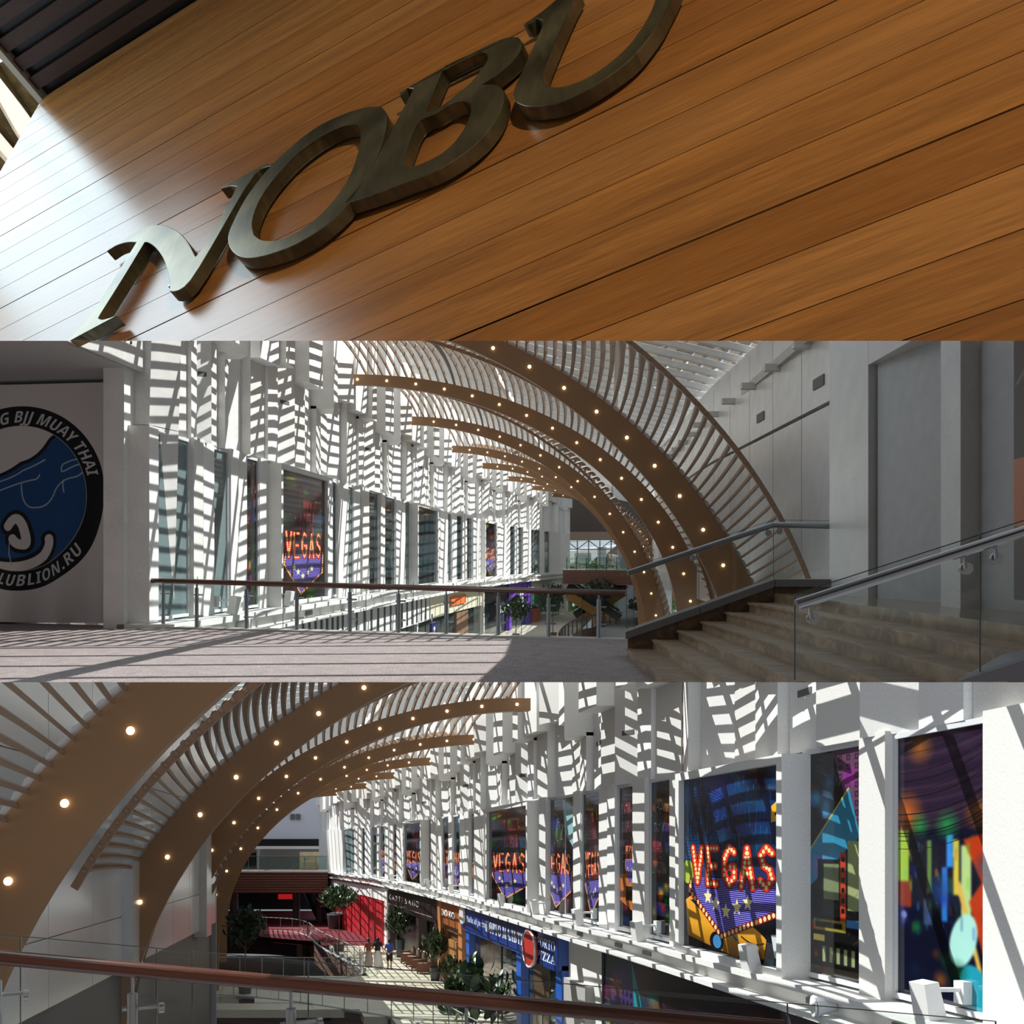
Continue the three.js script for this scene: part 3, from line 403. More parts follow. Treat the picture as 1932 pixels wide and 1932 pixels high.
// One bay between two arches: panels [share of the bay, front at the near edge, front at the far edge, underside of the upper tier or 0]
const STRIPS = [[0.04, -0.3, -0.3, 0], [0.12, 0.0, 0.14, 0.5], [0.09, 0.34, 0.30, 0.45], [0.10, -0.1, 0.24, 0], [0.13, 0.42, 0.46, 0.15], [0.11, 0.02, -0.05, 0], [0.12, 0.5, 0.1, -0.1], [0.09, 0.0, 0.0, 0.3], [0.11, -0.05, 0.3, 0.6], [0.09, 0.32, 0.02, 0]];
function facadePanels(wall, P, ds, yWin, yTier, yTop, yHigh) {
  for (let i = 0; i + 1 < ds.length; i++) {
    const len = ds[i + 1] - ds[i]; let d = ds[i];
    STRIPS.forEach(([w, o0, o1, up], k) => {
      const e = d + w * len, m = whites[(i * 3 + k) % 3], tier = yTier + up + ((i * 7 + k * 3) % 5) * 0.06 - 0.1;
      if (!up) part('panel', slab(P, d + 0.015, e - 0.015, o0, o1, yWin, yTop), m, wall);
      else { part('panel', slab(P, d + 0.015, e - 0.015, o0 * 0.55 - 0.12, o1 * 0.55 - 0.12, yWin, tier + 0.1), m, wall); part('panel', slab(P, d + 0.015, e - 0.015, o0 + 0.3, o1 + 0.3, tier, yTop), whites[(i + k) % 3], wall); }
      if ((k === 3 || k === 5) && i < 5) part('vent', slab(P, lerp(d, e, 0.3), lerp(d, e, 0.72), lerp(o0, o1, 0.3) + 0.012, lerp(o0, o1, 0.72) + 0.012, yTier - 0.85 + (i % 2) * 0.3, yTier - 0.73 + (i % 2) * 0.3, -0.15), M.vent, wall);
      d = e;
    });
    if (yHigh > yTop) part('parapet', slab(P, ds[i], ds[i + 1], -0.3, -0.3, yTop, yHigh, -1.2), M.white, wall);
  }
}
// The window band: openings listed from near to far, white piers between them
function windowBand(wall, P, list, dNear, dFar, y0, y1, flip, mats) {
  let d = dNear;
  const pier = (a, b, i) => {
    if (b - a < 0.05) return;
    const n = b - a > 1.1 ? 2 : 1;
    for (let k = 0; k < n; k++) { const p = lerp(a, b, k / n), q = lerp(a, b, (k + 1) / n) - (k + 1 < n ? 0.12 : 0), o = [0.08, 0.16, 0.12][(i + k) % 3]; part('pier', slab(P, p, q, o, o, y0 - 0.05, y1 + 0.05), whites[(i + k) % 3], wall); }
  };
  list.forEach(([a, b, kind], i) => {
    pier(d, kind === 'box' ? a - 0.0 : a, i); d = b;
    if (kind === 'box') return;                              // the projecting display boxes are built apart
    const w = struct('window'), e = 0.06, fo = 0.05;
    part('pane', picture(P, a + e, b - e, 0.0, y0 + 0.08, y1 - 0.08, flip), mats[kind] ?? M.darkGlass, w);
    part('window_frame', slab(P, a, a + e, fo, fo, y0, y1, -0.3), M.frame, w); part('window_frame', slab(P, b - e, b, fo, fo, y0, y1, -0.3), M.frame, w);
    part('window_frame', slab(P, a + e, b - e, fo, fo, y1 - 0.08, y1, -0.3), M.frame, w); part('window_frame', slab(P, a + e, b - e, fo, fo, y0, y0 + 0.08, -0.3), M.frame, w);
    if (b - a > 2.6) part('mullion', slab(P, lerp(a, b, 0.36), lerp(a, b, 0.36) + 0.03, 0.02, 0.02, y0, y1, -0.2), M.frame, w);
  });
  pier(d, dFar, 1);
}
function displayBox(P, a, b, y0, y1, flip, material, label) {   // a framed picture standing proud of the wall
  const t = thing('display_box', label, 'display', 'framed display boxes on the white facades'), o = 0.5, e = 0.2;
  part('picture', picture(P, a + e, b - e, o - 0.12, y0 + 0.16, y1 - 0.16, flip), material, t);
  part('frame_side', slab(P, a, a + e, o, o, y0, y1, -0.3), M.white, t); part('frame_side', slab(P, b - e, b, o, o, y0, y1, -0.3), M.white, t);
  part('frame_top', slab(P, a + e, b - e, o, o, y1 - 0.16, y1, -0.3), M.white, t); part('frame_bottom', slab(P, a + e, b - e, o, o, y0, y0 + 0.16, -0.3), M.white, t);
  return base(t);
}
// ---- timber vaults
const ellipse = (H, dir, e, yFoot) => (phi, off, D) => {     // point on an arch line, off metres outside it
  if (phi > 90) { const y = lerp(e[1], yFoot, (phi - 90) / 20); return H(e[0] + dir * (e[2] + off), y, D); }
  const s = Math.sin(phi * Math.PI / 180), c = Math.cos(phi * Math.PI / 180), nx = s / e[2], ny = c / e[3], m = Math.hypot(nx, ny);
  return H(e[0] + dir * (e[2] * s + off * nx / m), e[1] + e[3] * c + off * ny / m, D);
};
const bulbGeo = new THREE.SphereGeometry(1, 10, 8);
function vault(o) {                                          // {H, s, dir, D, e: inner line of the beam, foot, Dr, er: line of the rim, n blades, label, group, fine}
  const t = thing('timber_arch', o.label, 'arch', o.group), arc = ellipse(o.H, o.dir, o.e, o.foot), rimArc = ellipse(o.H, o.dir, o.er, o.foot);
  const width = (p) => 0.42 + 0.78 * Math.pow(Math.min(1, p / 80), 1.3) - (p > 88 ? (p - 88) / 22 * 0.8 : 0), T = 0.32, N = 48, last = o.last ?? 110;
  const rimD = o.rim ?? (() => o.Dr), g = new Geo(1.5); let prev = null;
  for (let i = 0; i <= N; i++) { const p = i / N * last, w = width(p), c = [arc(p, 0, o.D), arc(p, w, o.D), arc(p, w, o.D + T), arc(p, 0, o.D + T)]; if (prev) g.loft(prev, c, i === 1 || i === N); prev = c; }
  part('beam', g, M.timber, t);
  const r = new Geo(1); prev = null;
  const rimEnd = o.rimEnd ?? 86;
  for (let i = 0; i <= 40; i++) { const p = i / 40 * rimEnd, R1 = rimD(p), c = [rimArc(p, -0.03, R1), rimArc(p, 0.08, R1), rimArc(p, 0.08, R1 + 0.1), rimArc(p, -0.03, R1 + 0.1)]; if (prev) r.loft(prev, c, i === 1 || i === 40); prev = c; }
  part('rim', r, M.timberDark, t);
  // blades: curved planks from the rim to the beam
  const all = [], S = o.fine ? 9 : 5;
  for (let i = 0; i < o.n; i++) {
    const p = lerp(2.5, rimEnd - 1, (i + 0.5) / o.n), b = new Geo(1); let q = null;
    const R0 = rimD(p), tilt = 0.028 / o.e[2] * 57.3;
    for (let k = 0; k <= S; k++) {
      const s = k / S, D = lerp(R0 - 0.03, o.D + 0.4, s), sag = o.bulge * (1 - 0.85 * Math.min(1, p / 65)) * 4 * s * (1 - s), h = lerp(0.05, 0.1, Math.min(1, s * 6)) + o.wide * (1 - 0.75 * Math.min(1, p / 70)) * Math.exp(-(((s - 0.17) / 0.1) ** 2)) + 0.05 * Math.sin(Math.PI * s);
      const off = sag, mix = (a, off2) => { const A = rimArc(p + a, off2, D), B = arc(p + a, off2 + width(p) * 0.96, D); return A.lerp(B, Math.min(1, s)); };
      const c = [mix(-tilt, off), mix(tilt, off), mix(tilt, off + h), mix(-tilt, off + h)];
      if (q) b.loft(q, c, k === 1 || k === S); q = c;
    }
    if (o.fine) part('blade', b, M.blade, t); else all.push(b.geometry());
  }
  if (all.length) { const m = part('blades', mergeGeometries(all), M.blade, t); m.userData.kind = 'stuff'; }
  // pale scallop plates standing along the back of the beam
  if (o.scallops) for (let i = 0; i < o.n; i++) { const p = lerp(2.5, rimEnd - 1, (i + 1) / o.n), gg = new Geo(1), A = [], B = []; for (let k = 0; k <= 6; k++) { const a = k / 6 * Math.PI; A.push(arc(p + Math.cos(a) * 0.62, width(p) - 0.02 + Math.sin(a) * 0.13, o.D + 0.06)); B.push(arc(p + Math.cos(a) * 0.62, width(p) - 0.02 + Math.sin(a) * 0.13, o.D + 0.1)); } gg.loft(A, B); part('scallop_plate', gg, M.scallop, t); }
  // bulbs on the beam's face
  const R = o.s * 0.053, pts = []; let acc = 0.7, last3 = arc(0, 0.2, o.D);
  for (let p = 0; p < Math.min(96, last - 1); p += 0.25) { const c = arc(p, width(p) * 0.5, o.D - 0.03); acc += c.distanceTo(last3) / o.s; last3 = c; if (acc > 1.16) { acc = 0; pts.push(c); } }
  if (o.bulbParts) for (const c of pts) { const m = part('bulb', bulbGeo, M.bulb, t); m.position.copy(c); m.scale.setScalar(R); }
  else { const m = part('bulbs', mergeGeometries(pts.map((c) => bulbGeo.clone().scale(R, R, R).translate(c.x, c.y, c.z))), M.bulb, t); m.userData.kind = 'stuff'; }
  return base(t);
}
const nth = ['nearest', 'second', 'third', 'fourth', 'fifth', 'sixth', 'seventh', 'eighth', 'ninth'];
{
  const D = [31.5, 43.5, 55.6, 69, 81, 93.5, 105, 116], E = [[-10.77, -5.36, 14.8, 12.99], [-10.82, -2.99, 13.64, 10.18], [-10.86, -4.46, 12.8, 11.56]];
  D.forEach((d, i) => {
    const e = E[i] ?? [XU(d) - 0.05, -4.3, 12.6, 11.4 - 0.03 * i], er = i ? [e[0], e[1], e[2] + 0.55, e[3] + 0.35] : [-10.76, -3.9, 15.7, 12.27];
    vault({ H: U, s: S2, dir: 1, D: d, e, foot: [-3.5, -4.9, -6.2][Math.min(i, 2)], Dr: i ? D[i - 1] + 1.5 : 23, er, n: i < 3 ? 60 : 46, bulge: i ? 0.75 : 0.55, wide: i < 2 ? 0.17 : 0.1, fine: i < 3, last: i ? 110 : 80.5, scallops: i < 1, bulbParts: i < 4, rimEnd: i ? 86 : 74,
      label: nth[i] + (i ? ' timber arch, counted from the white stairs, in the upper hall beside the white facade' : ' timber arch over the marble stairs, its blades ending in a free thin rim'), group: 'timber arches of the upper hall' });
  });
}
{
  const D = [13, 24, 36, 47.5, 59.5, 71, 83, 94], E = [[9.746, -5.03, 13.57, 10.417], [9.79, -5.25, 12.79, 10.35], [9.38, -4.72, 11.77, 9.39]];
  D.forEach((d, i) => {
    const e = E[i] ?? [XL(d) + 0.05, -4.7, 11.9, 9.36], er = i > 1 ? [e[0], e[1], e[2] + 0.55, e[3] + 0.35] : i ? [9.69, -4.34, 13.19, 9.66] : [9.7, -4.6, 13.6, 10.3];
    vault({ H: L, s: S3, dir: -1, D: d, e, foot: i < 1 ? -7.5 : -6.4, Dr: i > 1 ? D[i - 1] + 1.5 : 14.5, rim: i > 1 ? undefined : i ? table([[0, 13.5], [11, 13.5], [13, 19.5], [25, 19.5], [29, 14.5], [90, 14.5]]) : table([[0, 9.2], [20, 9.2], [30, 10], [40, 10], [54, 6.2], [90, 6.2]]), er, n: i < 1 ? 80 : i < 3 ? 58 : 46, bulge: i > 1 ? 0.75 : 0.5, wide: i < 3 ? 0.17 : 0.1, fine: i < 3, scallops: i < 2, bulbParts: i < 4, rimEnd: i === 1 ? 67 : i ? 86 : 84,
      label: nth[i] + (i ? ' timber arch, counted from the brown handrail, in the lower hall beside the picture windows' : ' and widest timber arch behind the brown handrail, its blades running out of view'), group: 'timber arches of the lower hall' });
  });
}
// ---- upper hall, white facade on the left
{
  const w = struct('wall_left'), ds = [26.5, 31.5, 43.5, 55.6, 69, 81, 93.5, 105, 116, 128];
  facadePanels(w, PU, ds, 3.1, 5.7, 11, 11);
  for (let d = 24.6; d < 128; d += 3.76) part('core', slab(PU, d, Math.min(128, d + 3.76), -0.42, -0.42, -1.6, 11, -0.9), M.white, w);
  const P = [[293, 354, 'teal'], [396, 428, 'teal'], [461, 485, 'city0'], [528, 619, 'box'], [622, 633, 'dark'], [654, 664, 'teal'], [690, 712, 'dark'], [722, 743, 'dark'], [762, 772, 'dark'], [787, 826, 'box'], [842, 850, 'dark'], [860, 871, 'dark'], [877, 889, 'dark'], [915, 937, 'box'], [961, 970, 'dark'], [975, 984, 'dark'], [1000, 1018, 'dark'], [1026, 1036, 'dark']];
  const list = P.map(([a, b, k]) => (k === 'box' ? [dUbox(a), dUbox(b), k] : [dU(a), dU(b), k]));
  windowBand(w, PU, list, 24.8, 128, -1.45, 3.1, false, { teal: M.tealGlass, dark: M.darkGlass, city0: printed(cityTex[0]) });
  const boxes = list.filter((q) => q[2] === 'box');
  displayBox(PU, boxes[0][0], boxes[0][1], -1.5, 3.05, false, printed(redSignTex), 'tall dark picture box with a glowing red sign print on the upper hall facade');
  displayBox(PU, boxes[1][0], boxes[1][1], -1.5, 3.05, false, M.darkGlass, 'dark glazed box with reflected lights on the upper hall facade, further from the railing');
  displayBox(PU, boxes[2][0], boxes[2][1], -1.5, 3.05, false, printed(redSignTex), 'small far picture box with red print near the upper hall end window');
  for (let i = 2; i < 9; i++) part('post', slab(PU, ds[i], ds[i] + 0.35, -0.1, -0.1, -1.5, 8, -0.6), M.timberDark, w);
  // ledge below the windows
  const led = struct('trim_2');
  for (let d = 24.6; d < 128; d += d < 60 ? 3 : 8) { const e = Math.min(128, d + (d < 60 ? 3 : 8)); part('ledge', slab(PU, d, e, 0.75, 0.75, -1.66, -1.5), M.white, led); part('ledge_face', slab(PU, d, e, 0.5, 0.5, -1.98, -1.66), whites[1], led); part('ledge', slab(PU, d, e, 0.85, 0.85, -2.08, -1.98), M.white, led); }
  for (const d of [29.4, 36]) part('vent', slab(PU, d, d + 0.8, 0.53, 0.53, -1.9, -1.75), M.vent, led);
}
// ---- lower hall, white facade on the right
{
  const w = struct('wall_right'), ds = [12, 24, 36, 47.5, 59.5, 71, 83, 94, 105];
  facadePanels(w, PL, ds, 1.68, 3.5, 7.5, 7.5);
  for (let d = 11; d < 105; d += 3.92) part('core', slab(PL, d, Math.min(105, d + 3.92), -0.42, -0.42, -2.3, 7.5, -0.9), M.white, w);
  const P = [[1690, 1878, 'blur'], [1519, 1640, 'street'], [1278, 1480, 'box'], [1228, 1276, 'city0'], [1168, 1205, 'city1'], [1100, 1135, 'red'], [1038, 1086, 'city2'], [993, 1011, 'city0'], [918, 997, 'box'], [890, 901, 'city1'], [857, 872, 'city2'], [836, 850, 'red'], [808, 818, 'city0'], [761, 795, 'box'], [743, 750, 'city1'], [719, 730, 'city2'], [702, 715, 'dark'], [684, 690, 'dark'], [650, 672, 'teal']];
  const list = P.map(([a, b, k]) => (k === 'box' ? [dLbox(b), dLbox(a), k] : [dL(b), dL(a), k]));
  windowBand(w, PL, list, 11, 105, -2.2, 1.68, true, { blur: printed(blurTex), street: printed(streetTex), city0: printed(cityTex[0]), city1: printed(cityTex[1]), city2: printed(cityTex[2]), red: printed(redSignTex), dark: M.darkGlass, teal: M.tealGlass });
  const boxes = list.filter((q) => q[2] === 'box');
  displayBox(PL, boxes[0][0], boxes[0][1], -2.28, 1.62, true, printed(vegasTex), 'large white framed picture with a red marquee sign and yellow taxi');
  displayBox(PL, boxes[1][0], boxes[1][1], -2.28, 1.66, true, printed(redSignTex), 'middle-sized framed picture with a red sign above the blue restaurant front');
  displayBox(PL, boxes[2][0], boxes[2][1], -2.28, 1.66, true, printed(redSignTex), 'small far framed picture with a red sign above the dark brown shop');
  for (let i = 1; i < 8; i++) part('post', slab(PL, ds[i], ds[i] + 0.35, -0.1, -0.1, -2.25, 4.6, -0.6), M.timberDark, w);
  const led = struct('trim_3');
  for (let d = 11; d < 105; d += d < 48 ? 3 : 8) { const e = Math.min(105, d + (d < 48 ? 3 : 8)); part('ledge', slab(PL, d, e, 0.62, 0.62, -2.36, -2.25), M.white, led); part('ledge_face', slab(PL, d, e, 0.42, 0.42, -2.62, -2.36), whites[1], led); part('ledge', slab(PL, d, e, 0.72, 0.72, -2.72, -2.62), M.white, led); }
  for (const d of [14.4, 16.9, 24.9, 27, 30.5]) part('vent', slab(PL, d, d + 0.55, 0.45, 0.45, -2.55, -2.45), M.vent, led);
}
// ---- glazed roofs: cross bars, three long beams, one pane per stretch
function roof(name, H, xa, ya, xb, yb, d0, d1, step) {
  const r = struct(name), at = (k, D, up = 0) => H(lerp(xa, xb, k), lerp(ya, yb, k) + up, D);
  for (let d = d0; d <= d1; d += step) part('bar', new Geo().bar(at(0, d), at(1, d), 0.13 * (H === U ? S2 : S3), 0.2 * (H === U ? S2 : S3)), M.white, r);
  for (const k of [0.02, 0.36, 0.7, 1]) part('beam', new Geo().bar(at(k, d0, -0.2), at(k, d1, -0.2), 0.2 * (H === U ? S2 : S3), 0.3 * (H === U ? S2 : S3)), M.white, r);
  for (let d = d0; d < d1; d += 12) part('pane', new Geo().quad(at(0, d, 0.12), at(1, d, 0.12), at(1, Math.min(d1, d + 12), 0.12), at(0, Math.min(d1, d + 12), 0.12)), M.glass, r);
}
roof('roof_upper', U, -11.2, 10.2, 5.2, 6.35, 15, 128, 1.65);
roof('roof_lower', L, -4.6, 6.0, 10.6, 7.4, 11, 105, 1.65);
// ================================================================ upper hall: landing, stairs, banner, railing, lower storey, end window
{
  const cutD = (Y) => -Y * F / 231, cutY = (D) => -231 / F * D;                 // the level cut in front of the landing (y = 1287)
  // carpeted landing: a slab whose underside is level, in four carpet strips
  const fl = struct('floor'), xr = (D) => 0.3 + (17.3 - D) * 0.08;
  const strip = (x0, x1, m) => { const A = [U(x0(cutD(-1.6)), -1.6, cutD(-1.6)), U(x1(cutD(-1.6)), -1.6, cutD(-1.6))], d1 = 25.4; const B = (x) => d1 + (x + 11) * (21.1 - 25.2) / 11.3;
    const P = (x, y, d) => U(x, y, d), f0 = cutD(-1.6), X0 = x0(0), X1 = x1(0), b0 = B(X0), b1 = B(X1);
    const top = [P(X0, -1.6, f0), P(X1, -1.6, f0), P(X1, -1.6, b1), P(X0, -1.6, b0)], bot = [P(X0, -1.601, f0), P(X1, -1.601, f0), P(X1, Math.max(-2.0, cutY(b1) + 0.02), b1), P(X0, Math.max(-2.0, cutY(b0) + 0.02), b0)];
    part('carpet', new Geo(0.9).loft(top, bot), m, fl); };
  for (let i = 0; i < 6; i++) strip(() => -26 + i * 5, () => -26 + (i + 1) * 5, M.carpet);
  strip(() => 4, () => 9, M.carpet);
  const kerb = struct('trim_4');
  for (let i = 0; i < 5; i++) { const x0 = -11 + i * 2.28, x1 = x0 + 2.27, d = (x) => 25.2 + (x + 11) * (21.1 - 25.2) / 11.3; part('kerb_stone', new Geo().loft([U(x0, -1.62, d(x0) - 0.35), U(x1, -1.62, d(x1) - 0.35), U(x1, -1.56, d(x1) - 0.35), U(x0, -1.56, d(x0) - 0.35)], [U(x0, -2.1, d(x0) + 0.15), U(x1, -2.1, d(x1) + 0.15), U(x1, -1.56, d(x1) + 0.15), U(x0, -1.56, d(x0) + 0.15)]), mat(rgb(0.5, 0.46, 0.42), 0.5), kerb); }
  // banner wall on the left with its soffit and pale pylon
  const b = struct('wall_banner');
  part('backing', new Geo().box(U, -26, -11.35, -1.6, 4.45, 26.9, 27.3), M.grey, b);
  part('soffit', new Geo().loft([U(-26, 4.45, 13), U(-11.1, 4.45, 13), U(-11.1, 4.45, 26.9), U(-26, 4.45, 26.9)], [U(-26, 4.6, 13), U(-11.1, 4.6, 13), U(-11.1, 4.6, 26.9), U(-26, 4.6, 26.9)]), mat(rgb(0.45, 0.44, 0.43), 0.7), b);
  part('fascia', new Geo().box(U, -11.16, -11.02, 4.45, 6.4, 13, 21.7), M.whiteGloss, b); part('fascia', new Geo().box(U, -11.16, -11.02, 4.45, 6.4, 21.75, 26), M.whiteGloss, b);
  for (const [d, y] of [[22.2, 5.2], [22.5, 5.2], [24.1, 5.0], [24.4, 5.0]]) part('fixing', new Geo().rod(U(-11.02, y, d), U(-11.0, y, d), 0.02, 8), M.dark, b);
  const py = struct('pillar'), pyl = (y0, y1, m) => { const s = (y) => (y + 1.6) / 8 * 0.36, f = (y) => [U(-11.83 + s(y), y, 25.1), U(-11.03 + s(y) * 0.6, y, 25.1), U(-10.86 + s(y) * 0.6, y, 26.4), U(-11.83 + s(y), y, 26.4)]; part('cladding', new Geo(2).loft(f(y0), f(y1)), m, py); };
  pyl(-1.6, 3.18, M.whiteGloss); pyl(3.2, 10, M.whiteGloss);
  // hanging cloth with the club emblem
  const c = thing('club_banner', 'white cloth banner with round blue and black club emblem laced to a frame', 'banner'), W = 64, H = 64, g = new THREE.BufferGeometry(), pos = [], uv = [], ix = [];
  const bx0 = -17.2, bx1 = -11.95;
  for (let j = 0; j <= H; j++) for (let i = 0; i <= W; i++) { const u = i / W, v = j / H, x = lerp(bx0, bx1 + 0.24 * v, u), y = lerp(-1.55, 4.36, v), fold = 0.1 * Math.sin((u * 26 + (1 - v) * 3)) * Math.pow(1 - v, 2.2) * (0.3 + u) + 0.12 * Math.exp(-(((u - 0.93 + 0.1 * (1 - v) * (1 - v)) / 0.035) ** 2)) * (1 - v) * Math.sin(v * 3); const q = U(x, y, lerp(26.75, 25.95, u) - fold); pos.push(q.x, q.y, q.z); uv.push(u, v); if (i < W && j < H) { const a = j * (W + 1) + i; ix.push(a, a + 1, a + W + 2, a, a + W + 2, a + W + 1); } }
  g.setAttribute('position', new THREE.Float32BufferAttribute(pos, 3)); g.setAttribute('uv', new THREE.Float32BufferAttribute(uv, 2)); g.setIndex(ix); g.computeVertexNormals();
  bannerTex.wrapS = bannerTex.wrapT = THREE.ClampToEdgeWrapping;
  bannerTex.repeat.set((bx1 - bx0) / 5.81, 1); bannerTex.offset.set(0, 0);
  part('cloth', g, mat(0xffffff, 0.85, { map: bannerTex, side: THREE.DoubleSide }), c);
  for (let i = 0; i < 22; i++) { const v = (i + 0.5) / 22, p = U(bx1 + 0.24 * v + 0.02, lerp(-1.5, 4.3, v), 25.92); part('eyelet', new Geo().rod(p, V(p.x, p.y, p.z + 0.012), 0.018, 6), M.dark, c); }
  part('frame_post', new Geo().loft([U(-11.95, -1.6, 25.9), U(-11.86, -1.6, 25.9), U(-11.86, -1.6, 26.0), U(-11.95, -1.6, 26.0)], [U(-11.72, 4.4, 25.9), U(-11.6, 4.4, 25.9), U(-11.6, 4.4, 26.0), U(-11.72, 4.4, 26.0)]), M.black, c);
  base(c);
  // glass railing along the landing's edge
  const rD = (x) => 25.0 + (x + 10.96) * (21.0 - 25.0) / 11.28, rY = (x) => lerp(-0.49, -0.66, (x + 10.96) / 11.28), xAt = (px) => { let x = -5; for (let i = 0; i < 40; i++) x = (px - 1150) / F * rD(x); return x; };
  const rail = thing('glass_railing', 'glass railing with slim brown handrail along the carpeted upper landing', 'railing');
  part('handrail', new Geo().tube([U(-10.96, rY(-10.96), rD(-10.96)), U(-5, rY(-5), rD(-5)), U(0.32, rY(0.32), rD(0.32))], 0.03, 12), M.rail, rail);
  [308, 371, 465, 560, 660, 752, 842, 940, 1035, 1130].forEach((px) => { const x = xAt(px), d = rD(x), p = part('post', new Geo().rod(U(x, -1.6, d), U(x, rY(x) - 0.14, d), 0.022, 10), M.steel, rail); part('saddle', new Geo().rod(U(x, rY(x) - 0.14, d), U(x, rY(x) - 0.02, d), 0.008, 8), M.steel, p); for (const y of [rY(x) - 0.3, -1.3]) part('clamp', new Geo().rod(U(x - 0.07, y, d + 0.02), U(x + 0.15, y, d + 0.02), 0.01, 8), M.steel, p); });
  const edges = [283, 371, 533, 690, 780, 905, 985, 1100, 1184];
  for (let i = 0; i + 1 < edges.length; i++) { const a = xAt(edges[i] + 2), e = xAt(edges[i + 1] - 2); part('pane', new Geo().quad(U(a, -1.55, rD(a) + 0.12), U(e, -1.55, rD(e) + 0.12), U(e, rY(e) + 0.12, rD(e) + 0.12), U(a, rY(a) + 0.12, rD(a) + 0.12)), M.glass, rail); part('pane_edge', new Geo().bar(U(e, -1.55, rD(e) + 0.12), U(e, rY(e) + 0.12, rD(e) + 0.12), 0.006, 0.006, V(1, 0, 0)), M.glassEdge, rail); }
  base(rail);
  // marble stairs rising to the right; every step runs towards the viewer to the level cut
  const stairs = struct('stairs'), nose = [0.30, 0.71, 1.12, 1.51, 1.90, 2.27, 2.68], skew = 0.09, xs = (k, D) => nose[k] + (17.3 - D) * skew;
  for (let k = 0; k < 7; k++) {
    const y = -1.45 + 0.15 * k, dn = cutD(y) + 0.0, dF = 17.3, yb = (d) => cutY(d) + 0.004, xe = (D) => (k < 6 ? xs(k + 1, D) + 0.05 : 40);
    const top = [U(xs(k, dn), y, dn), U(xe(dn), y, dn), U(xe(dF), y, dF), U(xs(k, dF), y, dF)], bot = [U(xs(k, dn), y - 0.001, dn), U(xe(dn), y - 0.001, dn), U(xe(dF), yb(dF), dF), U(xs(k, dF), yb(dF), dF)];
    if (k < 6) {
      part('tread', new Geo(0.8).loft(top, bot), M.marble, stairs);
      const nz = (o, h) => [U(xs(k, dn) - o, y + h, dn), U(xs(k, dn) + 0.06, y + h, dn), U(xs(k, dF) + 0.06, y + h, dF), U(xs(k, dF) - o, y + h, dF)];
      part('nosing', new Geo(0.8).loft(nz(0.03, 0.006), [U(xs(k, dn) - 0.03, y - 0.001, dn), U(xs(k, dn) + 0.06, y - 0.001, dn), U(xs(k, dF) + 0.06, y - 0.035, dF), U(xs(k, dF) - 0.03, y - 0.035, dF)]), M.marble, stairs);
    } else {
      part('landing_slab', new Geo(1.2).loft([U(xs(6, dn), y, dn), U(14, y, dn), U(14, y, dF), U(xs(6, dF), y, dF)], [U(xs(6, dn), y - 0.001, dn), U(14, y - 0.001, dn), U(14, yb(dF), dF), U(xs(6, dF), yb(dF), dF)]), mat(rgb(0.50, 0.45, 0.38), 0.14, { map: marbleTex }), stairs);
    }
  }
  // stone parapet with dark coping, and its handrail on glass
  const par = struct('parapet'), yp = (x) => (x < 2.68 ? lerp(-1.16, -0.34, (x - 0.3) / 2.38) : -0.32);
  const seg = (x0, x1, m, n, y0a, y0b, y1a, y1b, dz) => part(n, new Geo(0.8).loft([U(x0, y0a, 17.3 - dz), U(x1, y0b, 17.3 - dz), U(x1, y1b, 17.3 - dz), U(x0, y1a, 17.3 - dz)], [U(x0, y0a, 17.75 + dz), U(x1, y0b, 17.75 + dz), U(x1, y1b, 17.75 + dz), U(x0, y1a, 17.75 + dz)]), m, par);
  for (const [a, e] of [[0.3, 1.1], [1.11, 1.9], [1.91, 2.68], [2.69, 4.3]]) seg(a, e, mat(rgb(0.30, 0.21, 0.14), 0.3, { map: marbleTex }), 'facing_stone', -1.6, -1.6, yp(a) - 0.12, yp(e) - 0.12, 0);
  for (const [a, e] of [[0.26, 1.46], [1.47, 2.68], [2.69, 4.3]]) seg(a, e, mat(rgb(0.19, 0.18, 0.18), 0.35), 'coping', yp(a) - 0.12, yp(e) - 0.12, yp(a), yp(e), 0.1);
  const stairRail = (name, label, pts, r, gl, brackets, D) => {
    const t = thing(name, label, 'railing');
    part('handrail', new Geo().tube(pts.map(([x, y]) => U(x, y, D)), r, 14), M.steel, t);
    for (const [x0, x1, y0a, y0b, y1a, y1b] of gl) { const dn = D; part('pane', new Geo().quad(U(x0, y0a, dn + 0.08), U(x1, y0b, dn + 0.08), U(x1, y1b, dn + 0.08), U(x0, y1a, dn + 0.08)), M.glass, t); part('pane_edge', new Geo().bar(U(x0, y0a, dn + 0.08), U(x0, y1a, dn + 0.08), 0.004, 0.004, V(1, 0, 0)), M.glassEdge, t); part('pane_edge', new Geo().bar(U(x0, y1a, dn + 0.08), U(x1, y1b, dn + 0.08), 0.003, 0.003), M.glassEdge, t); }
    for (const [x, y] of brackets) { const p = part('bracket', new Geo().tube([U(x, y, D), U(x + 0.01, y - 0.1, D), U(x + 0.03, y - 0.1, D + 0.06)], r * 0.35, 8), M.steel, t); part('disc', new Geo().rod(U(x + 0.03, y - 0.1, D + 0.03), U(x + 0.03, y - 0.1, D + 0.07), r * 1.1, 14), M.steel, p); }
    return base(t);
  };
  stairRail('stair_railing', 'steel handrail on glass above the dark stair coping, before the arch feet', [[0.3, -0.22], [2.7, 0.575], [4.12, 0.545]], 0.024, [[1.48, 2.7, yp(1.48), yp(2.7), 0.25, 0.66], [2.72, 4.1, -0.32, -0.32, 0.66, 0.64], [0.4, 1.46, yp(0.4), yp(1.46), -0.12, 0.25]], [[1.35, 0.13], [2.6, 0.54], [2.78, 0.57], [3.95, 0.55]], 17.5);
  const nD = 6.1, nx = (px) => (px - 1150) * nD / F, ny = (py) => (1056 - py) * nD / F, low = cutY(nD) + 0.002;
